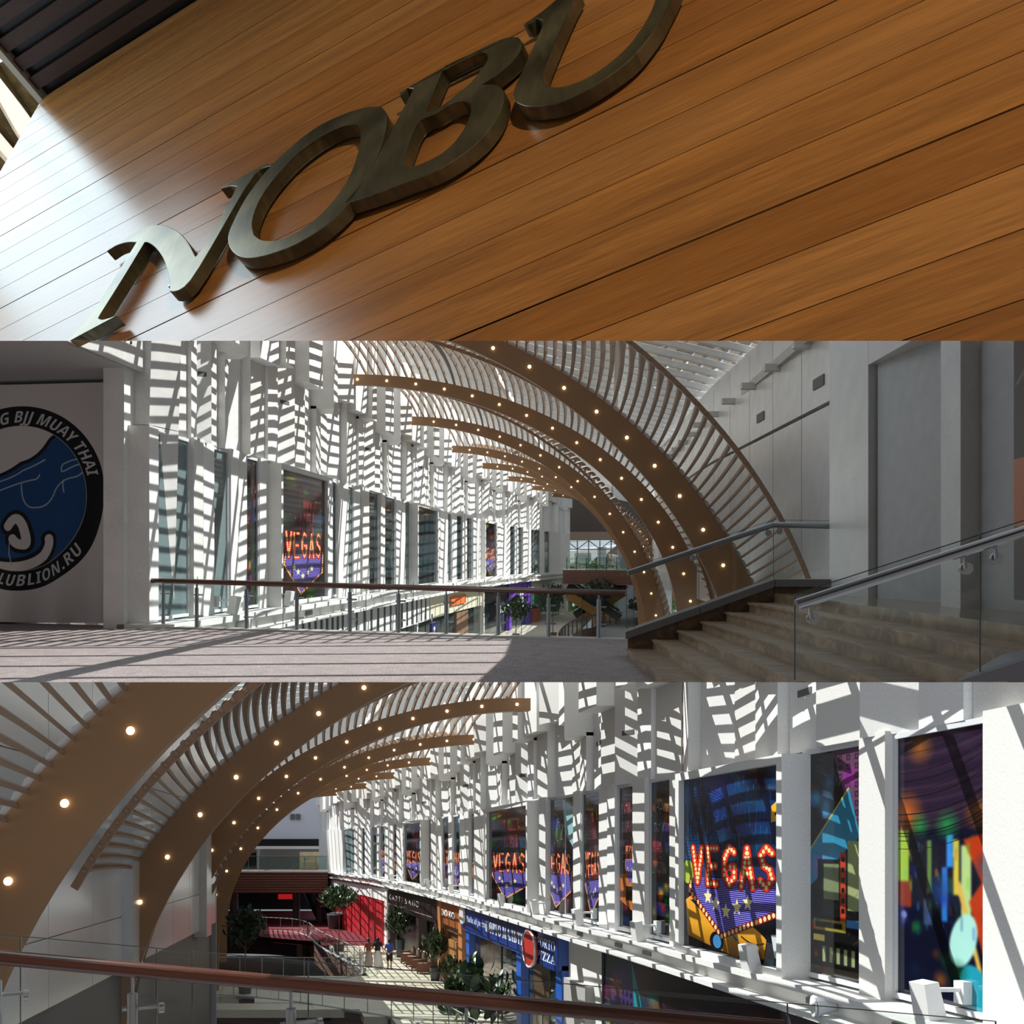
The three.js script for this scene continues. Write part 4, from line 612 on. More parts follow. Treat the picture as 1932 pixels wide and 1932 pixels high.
  stairRail('stair_railing', 'thick polished steel handrail on clear glass across the marble stairs, nearest rail', [[nx(1503), ny(1141)], [nx(2120), ny(942)]], 0.0165, [[nx(1504), nx(1855), low, low, ny(1122), ny(1009)], [nx(1858), nx(2150), low, low, ny(1008), ny(914)]], [[nx(1527), ny(1134)], [nx(1818), ny(1040)], [nx(1876), ny(1021)]], nD);
  const pl = struct('parapet');
  part('plinth', new Geo().loft([U(nx(1812), ny(1285.5), nD), U(nx(2200), ny(1285.5), nD), U(nx(2200), ny(1180), nD), U(nx(1932), ny(1246), nD), U(nx(1812), ny(1284), nD)], [U(nx(1812), ny(1285.5), nD + 0.05), U(nx(2200), ny(1285.5), nD + 0.05), U(nx(2200), ny(1180), nD + 0.35), U(nx(1932), ny(1246), nD + 0.35), U(nx(1812), ny(1284), nD + 0.05)]), mat(rgb(0.22, 0.22, 0.25), 0.4), pl);
  // right wall: far panelled part and near block with two recesses
  const rw = struct('wall_right'), wx = table([[17, 5.6], [20, 5.34], [40, 3.7], [60, 3.0], [80, 2.4], [100, 3.0], [128, 5]]), RW = (o, y, d) => U(wx(d) - o, y, d), wm = [M.whiteGloss, mat(rgb(0.70, 0.69, 0.67), 0.25, { map: plasterTex })];
  for (let d = 17.4, i = 0; d < 62; d += 3.05, i++) { part('panel', slab(RW, d, d + 3.0, 0, 0, -1.6, 3.52), wm[i % 2], rw); part('panel', slab(RW, d, d + 3.0, 0, 0, 3.62, 6.4), wm[(i + 1) % 2], rw); if (i % 2 === 0 && i < 6) part('vent', slab(RW, d + 1.0, d + 1.9, 0.03, 0.03, 4.05, 4.3), M.vent, rw); }
  part('core', slab(RW, 17.4, 62, -0.08, -0.08, -1.6, 6.4, -0.7), M.grey, rw);
  part('core', slab(RW, 62, 128, 0, 0, -6.4, 6.4, -0.7), M.white, rw);
  part('cable_tray', new Geo().bar(RW(0.28, 5.35, 17.4), RW(0.28, 5.35, 60), 0.09, 0.12), mat(rgb(0.45, 0.43, 0.4), 0.5), rw);
  for (let d = 19.5; d < 60; d += 3.05) part('tray_bracket', slab(RW, d, d + 0.28, 0.42, 0.42, 5.12, 5.3), mat(rgb(0.55, 0.53, 0.5), 0.5), rw);
  part('eave_pipe', new Geo().rod(RW(0.12, 6.35, 17.4), RW(0.12, 6.35, 60), 0.035, 8), M.white, rw);
  const nb = struct('wall_right'), nX = (d) => 3.75 + 0.08 * (15.3 - d), NB = (o, y, d) => U(nX(d) - o, y, d);
  const grey = mat(rgb(0.50, 0.50, 0.50), 0.5, { map: plasterTex }), litWhite = mat(rgb(0.78, 0.78, 0.76), 0.5, { map: plasterTex });  // recess shade and column light put into two tones of one white
  part('panel', slab(NB, 15.35, 17.3, 0, 0, -0.55, 4.3, -3), wm[0], nb); part('added_return_panel', new Geo(2).box(U, 3.7, 6.4, -1.6, 4.3, 17.3, 17.45), wm[0], nb);  // return added to stop sun leaking through the gap onto the carpet
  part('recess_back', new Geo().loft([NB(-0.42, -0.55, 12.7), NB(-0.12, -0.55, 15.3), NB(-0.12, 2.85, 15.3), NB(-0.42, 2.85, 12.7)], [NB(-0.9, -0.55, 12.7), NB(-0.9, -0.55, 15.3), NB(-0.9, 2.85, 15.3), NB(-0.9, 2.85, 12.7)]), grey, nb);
  part('header', slab(NB, 12.0, 15.34, 0, 0, 2.82, 4.3, -3), wm[0], nb);
  part('column', slab(NB, 12.05, 12.62, 0.02, 0.02, -0.55, 2.82, -0.25), litWhite, nb);
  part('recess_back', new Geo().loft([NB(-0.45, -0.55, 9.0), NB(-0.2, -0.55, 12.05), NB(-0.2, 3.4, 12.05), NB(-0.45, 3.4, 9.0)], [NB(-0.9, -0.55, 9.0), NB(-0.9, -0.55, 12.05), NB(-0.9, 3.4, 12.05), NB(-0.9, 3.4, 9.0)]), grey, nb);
  part('slot', slab(NB, 12.62, 12.74, -0.3, -0.3, -0.55, 2.82, -0.5), M.black, nb);
  part('header', slab(NB, 4.5, 12.0, 0.0, 0.0, 3.4, 4.3, -3), wm[0], nb);
  const sidePoster = single('wall_poster', picture(NB, 6.5, 10.65, 0.06, -0.4, 3.3, true), printed(cityTex[1], 0.3), 'dark blue and yellow poster cut off by the right edge, above the stair landing', 'poster'); sidePoster.position.set(0, 0, 0);
  // ---------------- lower storey seen through the railing
  const FY = -6.3, lf = struct('floor');
  const lowY = (d, y = FY) => Math.max(y, cutY(d) + 0.03);
  for (let d = 55.5; d < 128; d += 8) { const e = Math.min(128, d + 8), xa = (q) => XU(q) + 0.1, xb = (q) => lerp(-4.4, -1.6, (q - 55) / 73); part('floor_slab', new Geo(1.4).loft([U(xa(d), FY, d), U(xb(d), FY, d), U(xb(e), FY, e), U(xa(e), FY, e)], [U(xa(d), lowY(d, FY - 0.3), d), U(xb(d), lowY(d, FY - 0.3), d), U(xb(e), lowY(e, FY - 0.3), e), U(xa(e), lowY(e, FY - 0.3), e)]), M.beige, lf); }
  part('floor_slab', new Geo(1.4).loft([U(-3.6, FY - 4, 92), U(8, FY - 4, 92), U(9, FY - 4, 128), U(-3.6, FY - 4, 128)], [U(-3.6, lowY(92, FY - 4.3), 92), U(8, lowY(92, FY - 4.3), 92), U(9, FY - 4.3, 128), U(-3.6, FY - 4.3, 128)]), mat(rgb(0.05, 0.045, 0.04), 0.5), lf);
  part('floor_slab', new Geo(1.4).loft([U(-1.2, FY, 96), U(9, FY, 90), U(9, FY, 128), U(-1.2, FY, 128)], [U(-1.2, FY - 0.9, 96), U(9, FY - 0.9, 90), U(9, FY - 0.9, 128), U(-1.2, FY - 0.9, 128)]), mat(rgb(0.24, 0.26, 0.25), 0.5), lf);
  // pale side of the landing's own storey below, closing the view down at the near end
  part('lower_wall', new Geo().loft([U(-9.5, lowY(26), 26), U(6, lowY(26), 26), U(6, lowY(26) + 0.01, 26), U(-9.5, lowY(26) + 0.01, 26)], [U(-9.5, lowY(55.5), 55.5), U(6, lowY(55.5), 55.5), U(6, lowY(55.5) + 0.01, 55.5), U(-9.5, lowY(55.5) + 0.01, 55.5)]), mat(rgb(0.2, 0.2, 0.19), 0.6), lf);
  const lw = struct('wall_left');
  const slopeSlab = (d, e, o, y0, y1, back) => new Geo(2).loft([PU(back, lowY(d, y0), d), PU(o, lowY(d, y0), d), PU(o, y1, d), PU(back, y1, d)], [PU(back, lowY(e, y0), e), PU(o, lowY(e, y0), e), PU(o, y1, e), PU(back, y1, e)]);
  const lwm = mat(rgb(0.55, 0.54, 0.5), 0.6);
  for (let d = 26; d < 128; d += 3.4) part('core', slopeSlab(d, Math.min(128, d + 3.4), -0.1, FY, -2.08, -0.9), lwm, lw);
  const shop = (label, px0, px1, y0, y1, m, extra) => { const t = thing('shop_front', label, 'shop front', 'shop fronts of the upper hall'); const a = dU(px0), e = dU(px1); const mid = lerp(y0, y1, 0.68), nseg = Math.max(1, Math.round((e - a) / 7)); for (let i = 0; i < nseg; i++) { const q0 = lerp(a, e, i / nseg), q1 = lerp(a, e, (i + 1) / nseg); part('fascia', slab(PU, q0, q1, 0.3, 0.3, Math.max(mid, lowY(q0)), y1, -0.2), m, t); if (lowY(q0) < mid) part('glass_front', slopeSlab(q0, q1, 0.05, y0, mid, -0.05), M.darkGlass, t); } extra?.(t, a, e, (n, q0, q1, o, yy0, yy1, mm) => { if (lowY(q0, yy0) < yy1 - 0.05) part(n, slopeSlab(q0, q1, o, yy0, yy1, -0.05), mm, t); }); return base(t); };
  shop('white panelled shop front with thin vertical bars, left below the upper facade', 540, 640, FY, -2.15, M.white, (t, a, e, q) => { for (let i = 1; i < 9; i++) q('bar', lerp(a, e, i / 9), lerp(a, e, i / 9) + 0.12, 0.36, lerp(FY, -2.15, 0.5), -2.15, M.vent); });
  shop('pale shop front with glazed doors and small blue signs behind the railing', 642, 800, FY, -2.15, M.white, (t, a, e, q) => { for (let i = 1; i < 14; i++) q('bar', lerp(a, e, i / 14), lerp(a, e, i / 14) + 0.14, 0.36, -3.4, -2.15, M.vent); q('door_frame', lerp(a, e, 0.45), lerp(a, e, 0.47), 0.3, FY, -3.5, M.white); q('door_frame', lerp(a, e, 0.8), lerp(a, e, 0.82), 0.3, FY, -3.5, M.white); });
  shop('cream shop front with an orange sign below the upper facade', 802, 903, FY, -2.15, mat(rgb(0.7, 0.66, 0.52), 0.5), (t, a, e, q) => { q('sign', lerp(a, e, 0.35), lerp(a, e, 0.62), 0.42, -3.0, -2.4, mat(rgb(0.75, 0.16, 0.04), 0.5)); q('timber_door', lerp(a, e, 0.5), lerp(a, e, 0.72), 0.2, FY, -3.6, M.timberDark); q('corner_post', e - 0.3, e, 0.45, FY, -2.2, M.white); });
  shop('black shop front beside the purple one', 905, 951, FY, -2.15, M.black, (t, a, e, q) => { q('hanging_sign', lerp(a, e, 0.35), lerp(a, e, 0.75), 0.6, -4.6, -3.6, mat(rgb(0.03, 0.03, 0.05), 0.4)); q('sign_mark', lerp(a, e, 0.42), lerp(a, e, 0.47), 0.75, -4.4, -3.8, M.white); q('sign_mark', lerp(a, e, 0.52), lerp(a, e, 0.58), 0.75, -4.4, -4.0, M.white); q('sign_mark', lerp(a, e, 0.63), lerp(a, e, 0.68), 0.75, -4.4, -4.0, M.white); });
  shop('purple shop front with a white vertical sign behind the railing', 953, 995, FY, -2.15, mat(rgb(0.16, 0.06, 0.50), 0.4), (t, a, e, q) => { const pm = mat(rgb(0.16, 0.06, 0.50), 0.4); q('side_panel', a, lerp(a, e, 0.08), 0.4, FY, -2.15, pm); q('side_panel', lerp(a, e, 0.85), e, 0.4, FY, -2.15, pm); for (let i = 0; i < 6; i++) q('sign_letter', lerp(a, e, 0.42), lerp(a, e, 0.56), 0.5, -3.0 - i * 0.36, -2.78 - i * 0.36, M.white); });
  shop('white and green shop front at the far end beside the purple one', 997, 1054, FY, -2.15, M.white, (t, a, e, q) => { q('green_panel', a, lerp(a, e, 0.5), 0.36, -4.4, -3.2, mat(rgb(0.03, 0.14, 0.05), 0.5)); q('red_panel', lerp(a, e, 0.1), lerp(a, e, 0.25), 0.4, FY, -5, mat(rgb(0.6, 0.1, 0.04), 0.5)); });
  for (const [px, y, l] of [[708, -5.6, 'small blue shop sign hanging low, left of the other blue signs'], [766, -5.1, 'wide blue shop sign with white figures behind the railing'], [792, -4.5, 'tall narrow blue shop sign beside the cream shop front'], [754, -5.5, 'dark blue slanted shop sign behind a railing post']]) { const t = thing('hanging_sign', l, 'sign', 'blue signs of the pale shop'), d = dU(px); part('board', slab(PU, d, d + (px === 766 ? 4 : 1.6), 0.7, 0.7, y, y + 0.9, 0.55), mat(rgb(0.02, 0.03, 0.2), 0.4), t); part('mark', slab(PU, d + 0.4, d + 0.9, 0.72, 0.72, y + 0.25, y + 0.65, 0.66), M.white, t); part('hanger', new Geo().rod(PU(0.6, y + 0.9, d + 0.5), PU(0.6, y + 1.4, d + 0.5), 0.03, 6), M.steel, t); base(t); }
  // curved balustrade round the void
  const bal = thing('curved_railing', 'curved glass balustrade with dark posts round the void of the lower storey, upper hall', 'railing'), arcP = (t) => { const a = lerp(-0.1, 1.0, t); return [-3.6 + 5.2 * (1 - Math.cos(a * 1.5)), 78 + 26 * Math.sin(a * 1.5)]; };
  for (let i = 0; i < 14; i++) { const [x0, d0] = arcP(i / 14), [x1, d1] = arcP((i + 1) / 14); part('pane', new Geo().quad(U(x0, FY, d0), U(x1, FY, d1), U(x1, FY + 1.1, d1), U(x0, FY + 1.1, d0)), M.glass, bal); part('post', new Geo().rod(U(x0, FY - 0.2, d0), U(x0, FY + 1.15, d0), 0.03, 6), M.dark, bal); part('fascia_board', new Geo().loft([U(x0, FY - 1.3, d0), U(x1, FY - 1.3, d1), U(x1, FY, d1), U(x0, FY, d0)], [U(x0, FY - 1.3, d0 + 0.3), U(x1, FY - 1.3, d1 + 0.3), U(x1, FY, d1 + 0.3), U(x0, FY, d0 + 0.3)]), M.brown, bal); part('top_rail', new Geo().rod(U(x0, FY + 1.13, d0), U(x1, FY + 1.13, d1), 0.03, 6), M.rail, bal); }
  base(bal);
  // far end: slatted brown bridge, window wall, dark bulkhead, columns, crossing stairs
  const end = struct('wall_end'), ED = 132;
  part('bulkhead', new Geo().box(U, -5.6, 12, 3.4, 11, ED - 2, ED - 1), mat(rgb(0.10, 0.075, 0.06), 0.6), end);
  part('bulkhead_beam', new Geo().box(U, -5.6, 12, 2.4, 3.4, ED - 2.4, ED - 1), mat(rgb(0.34, 0.25, 0.19), 0.5), end);
  for (const [x0, x1] of [[1.0, 4.0]]) part('column', new Geo().box(U, x0, x1, -6.3, 2.6, ED - 3, ED - 1.5), mat(rgb(0.42, 0.44, 0.46), 0.5), end);
  part('column', new Geo().box(U, 4.0, 5.6, -9, 2.6, ED - 3, ED - 1.5), M.black, end);
  part('column', new Geo().rod(U(6.3, -6.3, ED - 4), U(6.3, 2.6, ED - 4), 0.34, 16), mat(rgb(0.45, 0.36, 0.30), 0.5), end);
  const win = struct('window');
  for (let i = 0; i < 11; i++) { const x = -5.4 + i * 1.4; part('pane', new Geo().quad(U(x, -6.3, ED), U(x + 1.38, -6.3, ED), U(x + 1.38, 2.4, ED), U(x, 2.4, ED)), M.glass, win); part('mullion', new Geo().box(U, x - 0.07, x + 0.07, -6.3, 2.4, ED - 0.25, ED), M.grey, win); if (i % 2 === 0 && i < 6) { part('truss_bar', new Geo().bar(U(x, 2.4, ED - 0.3), U(x + 1.4, 1.3, ED - 0.3), 0.05, 0.05), M.grey, win); part('truss_bar', new Geo().bar(U(x + 2.8, 2.4, ED - 0.3), U(x + 1.4, 1.3, ED - 0.3), 0.05, 0.05), M.grey, win); } }
  for (const y of [1.3, -0.7, -3.4]) part('transom', new Geo().box(U, -5.5, 10, y - 0.06, y + 0.06, ED - 0.2, ED), M.grey, win);
  // outside, beyond the glass: hedge and towers, their haze put into pale colour
  const hz = [0.62, 0.66, 0.72];
  [[-4.6, 2.2, 0.9, 'leftmost, broad'], [-1.6, 1.2, 1.7, 'narrow tallest'], [0.2, 2.4, 0.5, 'low'], [3.4, 1.5, 1.3, 'slim right-hand'], [5.6, 3, 0.7, 'rightmost, broad']].forEach(([x, w, h, l], i) => { const d = 139 + (i % 2), t = thing('tower_block', 'tower block in haze-pale colour outside the end window, ' + l + ' one of five', 'building', 'haze-coloured towers outside the end window'); part('wall', new Geo().box(U, x, x + w, -9, h, d, d + 0.6), mat(rgb(0.8, 0.84, 0.9), 0.8), t); for (let k = 0; k < 3; k++) part('window_band', new Geo().box(U, x + 0.15, x + w - 0.15, h - 0.5 - k * 0.5, h - 0.3 - k * 0.5, d - 0.05, d), mat(rgb(0.55, 0.62, 0.72), 0.6), t); base(t); });
  seed(61);
  const hedge = []; for (let i = 0; i < 900; i++) { const a = rr(0, 6.28), c = U(rr(-6, 12), rr(-7, -0.4), rr(134.5, 137)), r = rr(0.12, 0.3); hedge.push(new THREE.TetrahedronGeometry(r, 0).rotateX(a).rotateZ(a * 1.7).translate(c.x, c.y, c.z)); }
  const hm = single('hedge', mergeGeometries(hedge), mat(rgb(0.14, 0.24, 0.07), 0.8), 'clipped green hedge outside the end window of the upper hall', 'hedge'); hm.userData.kind = 'stuff';
  const br = thing('slatted_bridge', 'brown slatted footbridge crossing the far end of the upper hall', 'bridge');
  for (let i = 0; i < 7; i++) part('slat', new Geo().loft([U(-4.6, -1.0 - i * 0.2, 104), U(4.6, -1.0 - i * 0.2, 96), U(4.6, -1.17 - i * 0.2, 96), U(-4.6, -1.17 - i * 0.2, 104)], [U(-4.6, -1.0 - i * 0.2, 104.3), U(4.6, -1.0 - i * 0.2, 96.3), U(4.6, -1.17 - i * 0.2, 96.3), U(-4.6, -1.17 - i * 0.2, 104.3)]), M.brown, br);
  part('deck', new Geo().loft([U(-4.6, -0.95, 104.3), U(4.8, -0.95, 96.3), U(4.8, -0.95, 112), U(-4.6, -0.95, 116)], [U(-4.6, -2.4, 104.4), U(4.8, -2.4, 96.4), U(4.8, -2.4, 112), U(-4.6, -2.4, 116)]), mat(rgb(0.5, 0.47, 0.42), 0.5), br);
  for (let i = 0; i < 9; i++) { const x = lerp(-4.2, 4.6, i / 9), x1 = lerp(-4.2, 4.6, (i + 1) / 9), d = lerp(104, 96, i / 9), d1 = lerp(104, 96, (i + 1) / 9); part('pane', new Geo().quad(U(x, -0.95, d), U(x1, -0.95, d1), U(x1, 0.2, d1), U(x, 0.2, d)), new THREE.MeshPhysicalMaterial({ color: rgb(0.55, 0.72, 0.66), roughness: 0.02, transmission: 1, thickness: 0 }), br); part('post', new Geo().rod(U(x, -0.95, d), U(x, 0.25, d), 0.02, 6), M.dark, br); }
  base(br);
  for (const [x0, y0, x1, y1, d, col, l] of [[-3.6, -6.0, 1.6, -2.6, 112, 0, 'dark escalator with orange side rising left to right below the bridge'], [-4.4, -2.8, 1.0, -6.2, 110, 1, 'dark escalator with orange underside falling left to right below the bridge']]) { const t = thing('escalator', l, 'escalator', 'crossing escalators at the far end of the upper hall'), om = mat(rgb(0.62, 0.33, 0.06), 0.5); part('truss', new Geo().bar(U(x0, y0, d), U(x1, y1, d), 0.7, 0.5), M.black, t); part('side_panel', new Geo().bar(U(x0, y0 - 0.75, d - 1), U(x1, y1 - 0.75, d - 1), 0.12, 0.42), om, t); part('handrail', new Geo().bar(U(x0, y0 + 0.9, d), U(x1, y1 + 0.9, d), 0.5, 0.08), M.dark, t); base(t); }
}
// ================================================================ lower hall
{
  const FY = -7, lx = (D) => -5.3 + 0.1 * D, PW = (o, y, d) => L(lx(d) + o, y, d), wm = [mat(rgb(0.62, 0.60, 0.575), 0.16, { map: plasterTex }), mat(rgb(0.59, 0.575, 0.55), 0.16, { map: plasterTex })];
  // left wall of pale stone panels, stepping back below
  const lw = struct('wall_left');
  for (let d = 9, i = 0; d < 38.4; d += 2.94, i++) { const e = d + 2.91; for (const [y0, y1, k] of [[-2.69, -1.52, 0], [-1.5, 1.48, 1], [1.5, 4.4, 0], [4.42, 6, 1]]) part('panel', slab(PW, d, Math.min(e, 38.5), 0.06, 0.06, y0, y1), wm[(i + k) % 2], lw); }
  part('core', slab(PW, 9, 38.5, 0.02, 0.02, -2.69, 6, -0.7), M.grey, lw);
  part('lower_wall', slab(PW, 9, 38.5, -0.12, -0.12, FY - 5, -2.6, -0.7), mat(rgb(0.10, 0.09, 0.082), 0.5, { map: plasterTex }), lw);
  part('end_face', new Geo().box(L, lx(38.5) - 3, lx(38.5) + 0.06, FY - 5, 6, 38.5, 38.9), M.grey, lw);
  for (const [d, y0] of [[23.3, -2.69], [34.5, -2.9]]) part('pier', slab(PW, d, d + 1.1, 0.3, 0.3, y0, 1.6), wm[0], lw);
  part('trunking', new Geo().bar(PW(0.25, 4.6, 18), PW(0.25, 4.2, 38), 1.0, 0.7), M.frame, lw);
  // floors
  const fl = struct('floor'), pave = (pts, y, m, n, t = 0.35) => part(n, new Geo(7).loft(pts.map(([x, d]) => L(x, y, d)), pts.map(([x, d]) => L(x, y - t, d))), m, fl);
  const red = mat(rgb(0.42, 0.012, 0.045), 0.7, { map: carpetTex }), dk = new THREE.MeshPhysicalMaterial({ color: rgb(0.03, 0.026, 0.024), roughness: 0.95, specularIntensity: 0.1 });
  // pale paving along the shops: slabs laid in rows
  const pv = [mat(rgb(0.66, 0.60, 0.47), 0.35), mat(rgb(0.62, 0.565, 0.445), 0.35), mat(rgb(0.69, 0.63, 0.50), 0.35)];
  seed(8);
  const inner = table([[10, 8.0], [40, 7.0], [44, 5.2], [46, 3.9], [49, 0.0], [51, -3], [57, -3.4], [57.01, 5.6], [60, 6.6], [66, 6.2], [74, 5.4], [85, 5.0]]);
  for (let d = 24; d < 76; d += 2) { const e = d + 2, a = (d > 48 && d < 57) ? -4 : inner(d + 1); for (let x = a, k = 0; x < 10.6; k++) { const w = Math.min(2.4, 10.6 - x); pave([[x, d + 0.01], [x + w - 0.015, d + 0.01], [x + w - 0.015, e - 0.01], [x, e - 0.01]], FY, pv[Math.floor(rnd() * 3)], 'paving_slab'); x += w; } }
  pave([[-4, 46], [3.9, 46], [8, 46.02], [8, 47.9], [-4, 47.9]], FY - 0.02, pv[1], 'paving_slab');
  pave([[-3.6, 88], [4.9, 85], [7.6, 76], [10.6, 76], [10.6, 118], [-6, 118]], FY, red, 'red_carpet');
  pave([[4.9, 76], [7.7, 76], [7.7, 85], [4.9, 85]], FY - 0.01, red, 'red_carpet');
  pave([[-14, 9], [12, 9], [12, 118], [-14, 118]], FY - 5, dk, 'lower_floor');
  // slatted dark brown fascias and glass balustrades round the openings
  const balustrade = (label, pts, slats, rows, h = 1.1) => {
    const t = thing('balustrade', label, 'balustrade', 'glass balustrades over brown slats in the lower hall');
    for (let i = 0; i + 1 < pts.length; i++) {
      const [x0, d0] = pts[i], [x1, d1] = pts[i + 1];
      part('pane', new Geo().quad(L(x0, FY, d0), L(x1, FY, d1), L(x1, FY + h, d1), L(x0, FY + h, d0)), M.glass, t);
      part('post', new Geo().rod(L(x0, FY - 0.3, d0), L(x0, FY + h, d0), 0.022 * S3, 6), M.grey, t);
      part('top_rail', new Geo().rod(L(x0, FY + h, d0), L(x1, FY + h, d1), 0.022 * S3, 6), M.grey, t);
      part('kerb', new Geo().bar(L(x0, FY - 0.02, d0), L(x1, FY - 0.02, d1), 0.12 * S3, 0.1 * S3), M.grey, t);
      for (let r = 0; r < rows; r++) part('slat', new Geo().loft([L(x0, FY - 0.14 - r * slats, d0), L(x1, FY - 0.14 - r * slats, d1), L(x1, FY - 0.14 - (r + 0.82) * slats, d1), L(x0, FY - 0.14 - (r + 0.82) * slats, d0)], [L(x0, FY - 0.14 - r * slats, d0 + 0.05), L(x1, FY - 0.14 - r * slats, d1 + 0.05), L(x1, FY - 0.14 - (r + 0.82) * slats, d1 + 0.05), L(x0, FY - 0.14 - (r + 0.82) * slats, d0 + 0.05)]), M.brown, t);
    }
    const bb = new Geo(); for (let i = 0; i + 1 < pts.length; i++) { const [x0, d0] = pts[i], [x1, d1] = pts[i + 1], yb = FY - 0.14 - rows * slats; bb.loft([L(x0, yb, d0 + 0.06), L(x1, yb, d1 + 0.06), L(x1, FY - 0.1, d1 + 0.06), L(x0, FY - 0.1, d0 + 0.06)], [L(x0, yb, d0 + 0.3), L(x1, yb, d1 + 0.3), L(x1, FY - 0.1, d1 + 0.3), L(x0, FY - 0.1, d0 + 0.3)]); } part('backing_board', bb, M.dark, t);
    return base(t);
  };
  const curve = (pts, n) => new THREE.CatmullRomCurve3(pts.map(([x, d]) => V(x, 0, d))).getPoints(n).map((p) => [p.x, p.z]);
  balustrade('near glass balustrade over dark brown slats, just behind the brown handrail', curve([[-3.2, 51], [0.6, 49.3], [3.9, 46], [6.7, 42], [7.6, 36]], 14), 0.3, 6);
  balustrade('curved glass balustrade beside the walking people', curve([[5.0, 57.2], [6.0, 59.0], [6.2, 62], [5.7, 66], [4.7, 75], [4.3, 84]], 12), 0.3, 5);
  balustrade('far glass balustrade with brown slats before the red carpet', curve([[4.2, 84.4], [3.4, 88], [0.6, 90.5], [-4, 91]], 8), 0.32, 6);
  balustrade('short straight glass balustrade on the back edge of the pale bridge', curve([[-3.2, 57.4], [1, 57.2], [4.9, 57.0]], 7), 0.3, 2);
  part('painted_lit_end', new Geo().loft([L(3.5, FY - 0.2, 87.6), L(4.6, FY - 0.2, 84), L(4.6, FY - 1.9, 84), L(3.5, FY - 1.9, 87.6)], [L(3.5, FY - 0.2, 88), L(4.7, FY - 0.2, 84.4), L(4.7, FY - 1.9, 84.4), L(3.5, FY - 1.9, 88)]), mat(rgb(0.45, 0.26, 0.13), 0.5), fl);  // lit end of the brown fascia, its light put into a paler colour
  // far end: slatted balcony, white wall above, dark hall below
  const end = struct('wall_end'), ED = 100;
  for (let i = 0; i < 8; i++) part('slat', new Geo().box(L, -5.2, 6.6, -2.35 - i * 0.235, -2.17 - i * 0.235, ED - 4, ED - 3.6), mat(rgb(0.17, 0.075, 0.05), 0.5), end);
  part('slab', new Geo().box(L, -5.2, 6.7, -4.1, -2.2, ED - 3.6, 122), mat(rgb(0.2, 0.12, 0.1), 0.5), end);
  part('slab_edge', new Geo().box(L, -5.2, 6.7, -2.2, -2.02, ED - 4.1, ED - 3.5), M.white, end);
  part('upper_wall', new Geo().box(L, -6, 9, 0.95, 9, 112, 113), mat(rgb(0.62, 0.62, 0.68), 0.6), end);
  part('black_band', new Geo().box(L, -6, 9, 0.2, 0.95, 111.5, 112.6), M.black, end); part('white_band', new Geo().box(L, -6, 9, -0.1, 0.2, 111.4, 112.6), M.white, end);
  part('lower_wall', new Geo().box(L, -6, 9, -2.2, -0.1, 114, 115), mat(rgb(0.36, 0.33, 0.29), 0.6), end);
  part('dark_opening', new Geo().box(L, -1.2, 0.2, -1.9, -0.5, 113.6, 114), M.black, end);
  part('door_frame', new Geo().box(L, 0.25, 0.6, -2.2, -0.1, 113.5, 114), M.white, end);
  part('vent', new Geo().box(L, 3.8, 4.25, 3.0, 3.6, 111.8, 112), M.vent, end); part('vent', new Geo().box(L, 4.4, 4.85, 3.0, 3.6, 111.8, 112), M.vent, end);
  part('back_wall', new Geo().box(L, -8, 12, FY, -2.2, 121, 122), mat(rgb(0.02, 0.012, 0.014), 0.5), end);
  part('unseen_side_wall', new Geo().box(L, -6.6, -5.2, FY - 5, 9, 39, 66), M.grey, end); part('unseen_side_wall', new Geo().box(L, -6.6, -5.2, FY - 5, 2.5, 66, 122), M.grey, end);  // unseen walls, heights set to shape the sun and the reflections
  for (const [x, r] of [[-2.0, 0.42], [4.1, 0.36]]) part('column', new Geo(2).rod(L(x, FY, 104), L(x, -4.0, 104), r * S3, 18), mat(rgb(0.34, 0.29, 0.29), 0.5), end);
  part('column', new Geo(2).rod(L(6.2, FY, 100), L(6.2, -4.0, 100), 0.4 * S3, 18), mat(rgb(0.12, 0.06, 0.06), 0.5), end);
  const eb = thing('balustrade', 'straight glass balustrade on the slatted balcony at the far end', 'balustrade', 'glass balustrades over brown slats in the lower hall');
  for (let i = 0; i < 10; i++) { const x = -3.6 + i * 1.02; part('pane', new Geo().quad(L(x, -2.0, ED - 3.8), L(x + 1, -2.0, ED - 3.8), L(x + 1, -0.75, ED - 3.8), L(x, -0.75, ED - 3.8)), new THREE.MeshPhysicalMaterial({ color: rgb(0.62, 0.78, 0.74), roughness: 0.03, transmission: 1, thickness: 0 }), eb); part('post', new Geo().rod(L(x, -2.05, ED - 3.8), L(x, -0.72, ED - 3.8), 0.03 * S3, 6), M.glassEdge, eb); }
  part('top_rail', new Geo().rod(L(-3.6, -0.74, ED - 3.8), L(6.6, -0.74, ED - 3.8), 0.025 * S3, 6), M.glassEdge, eb); base(eb);
  const kiosk = thing('painted_lit_kiosk', 'kiosk with a lit look painted in warm pale colours and diagonal white frame on the far balcony', 'kiosk'); part('booth', new Geo().box(L, 4.6, 6.7, -2.1, -0.4, 106, 108), mat(rgb(0.9, 0.7, 0.42), 0.6), kiosk); part('counter', new Geo().box(L, 4.8, 6.2, -2.1, -1.4, 105.6, 106), mat(rgb(0.8, 0.58, 0.34), 0.6), kiosk); for (const [a, b2] of [[4.6, 5.4], [5.4, 4.9], [6.6, 5.9]]) part('brace', new Geo().bar(L(a, -2.1, 105.8), L(b2, -0.5, 105.8), 0.1 * S3, 0.1 * S3), M.white, kiosk); base(kiosk);  // warm lighting put into the pale booth and counter colours
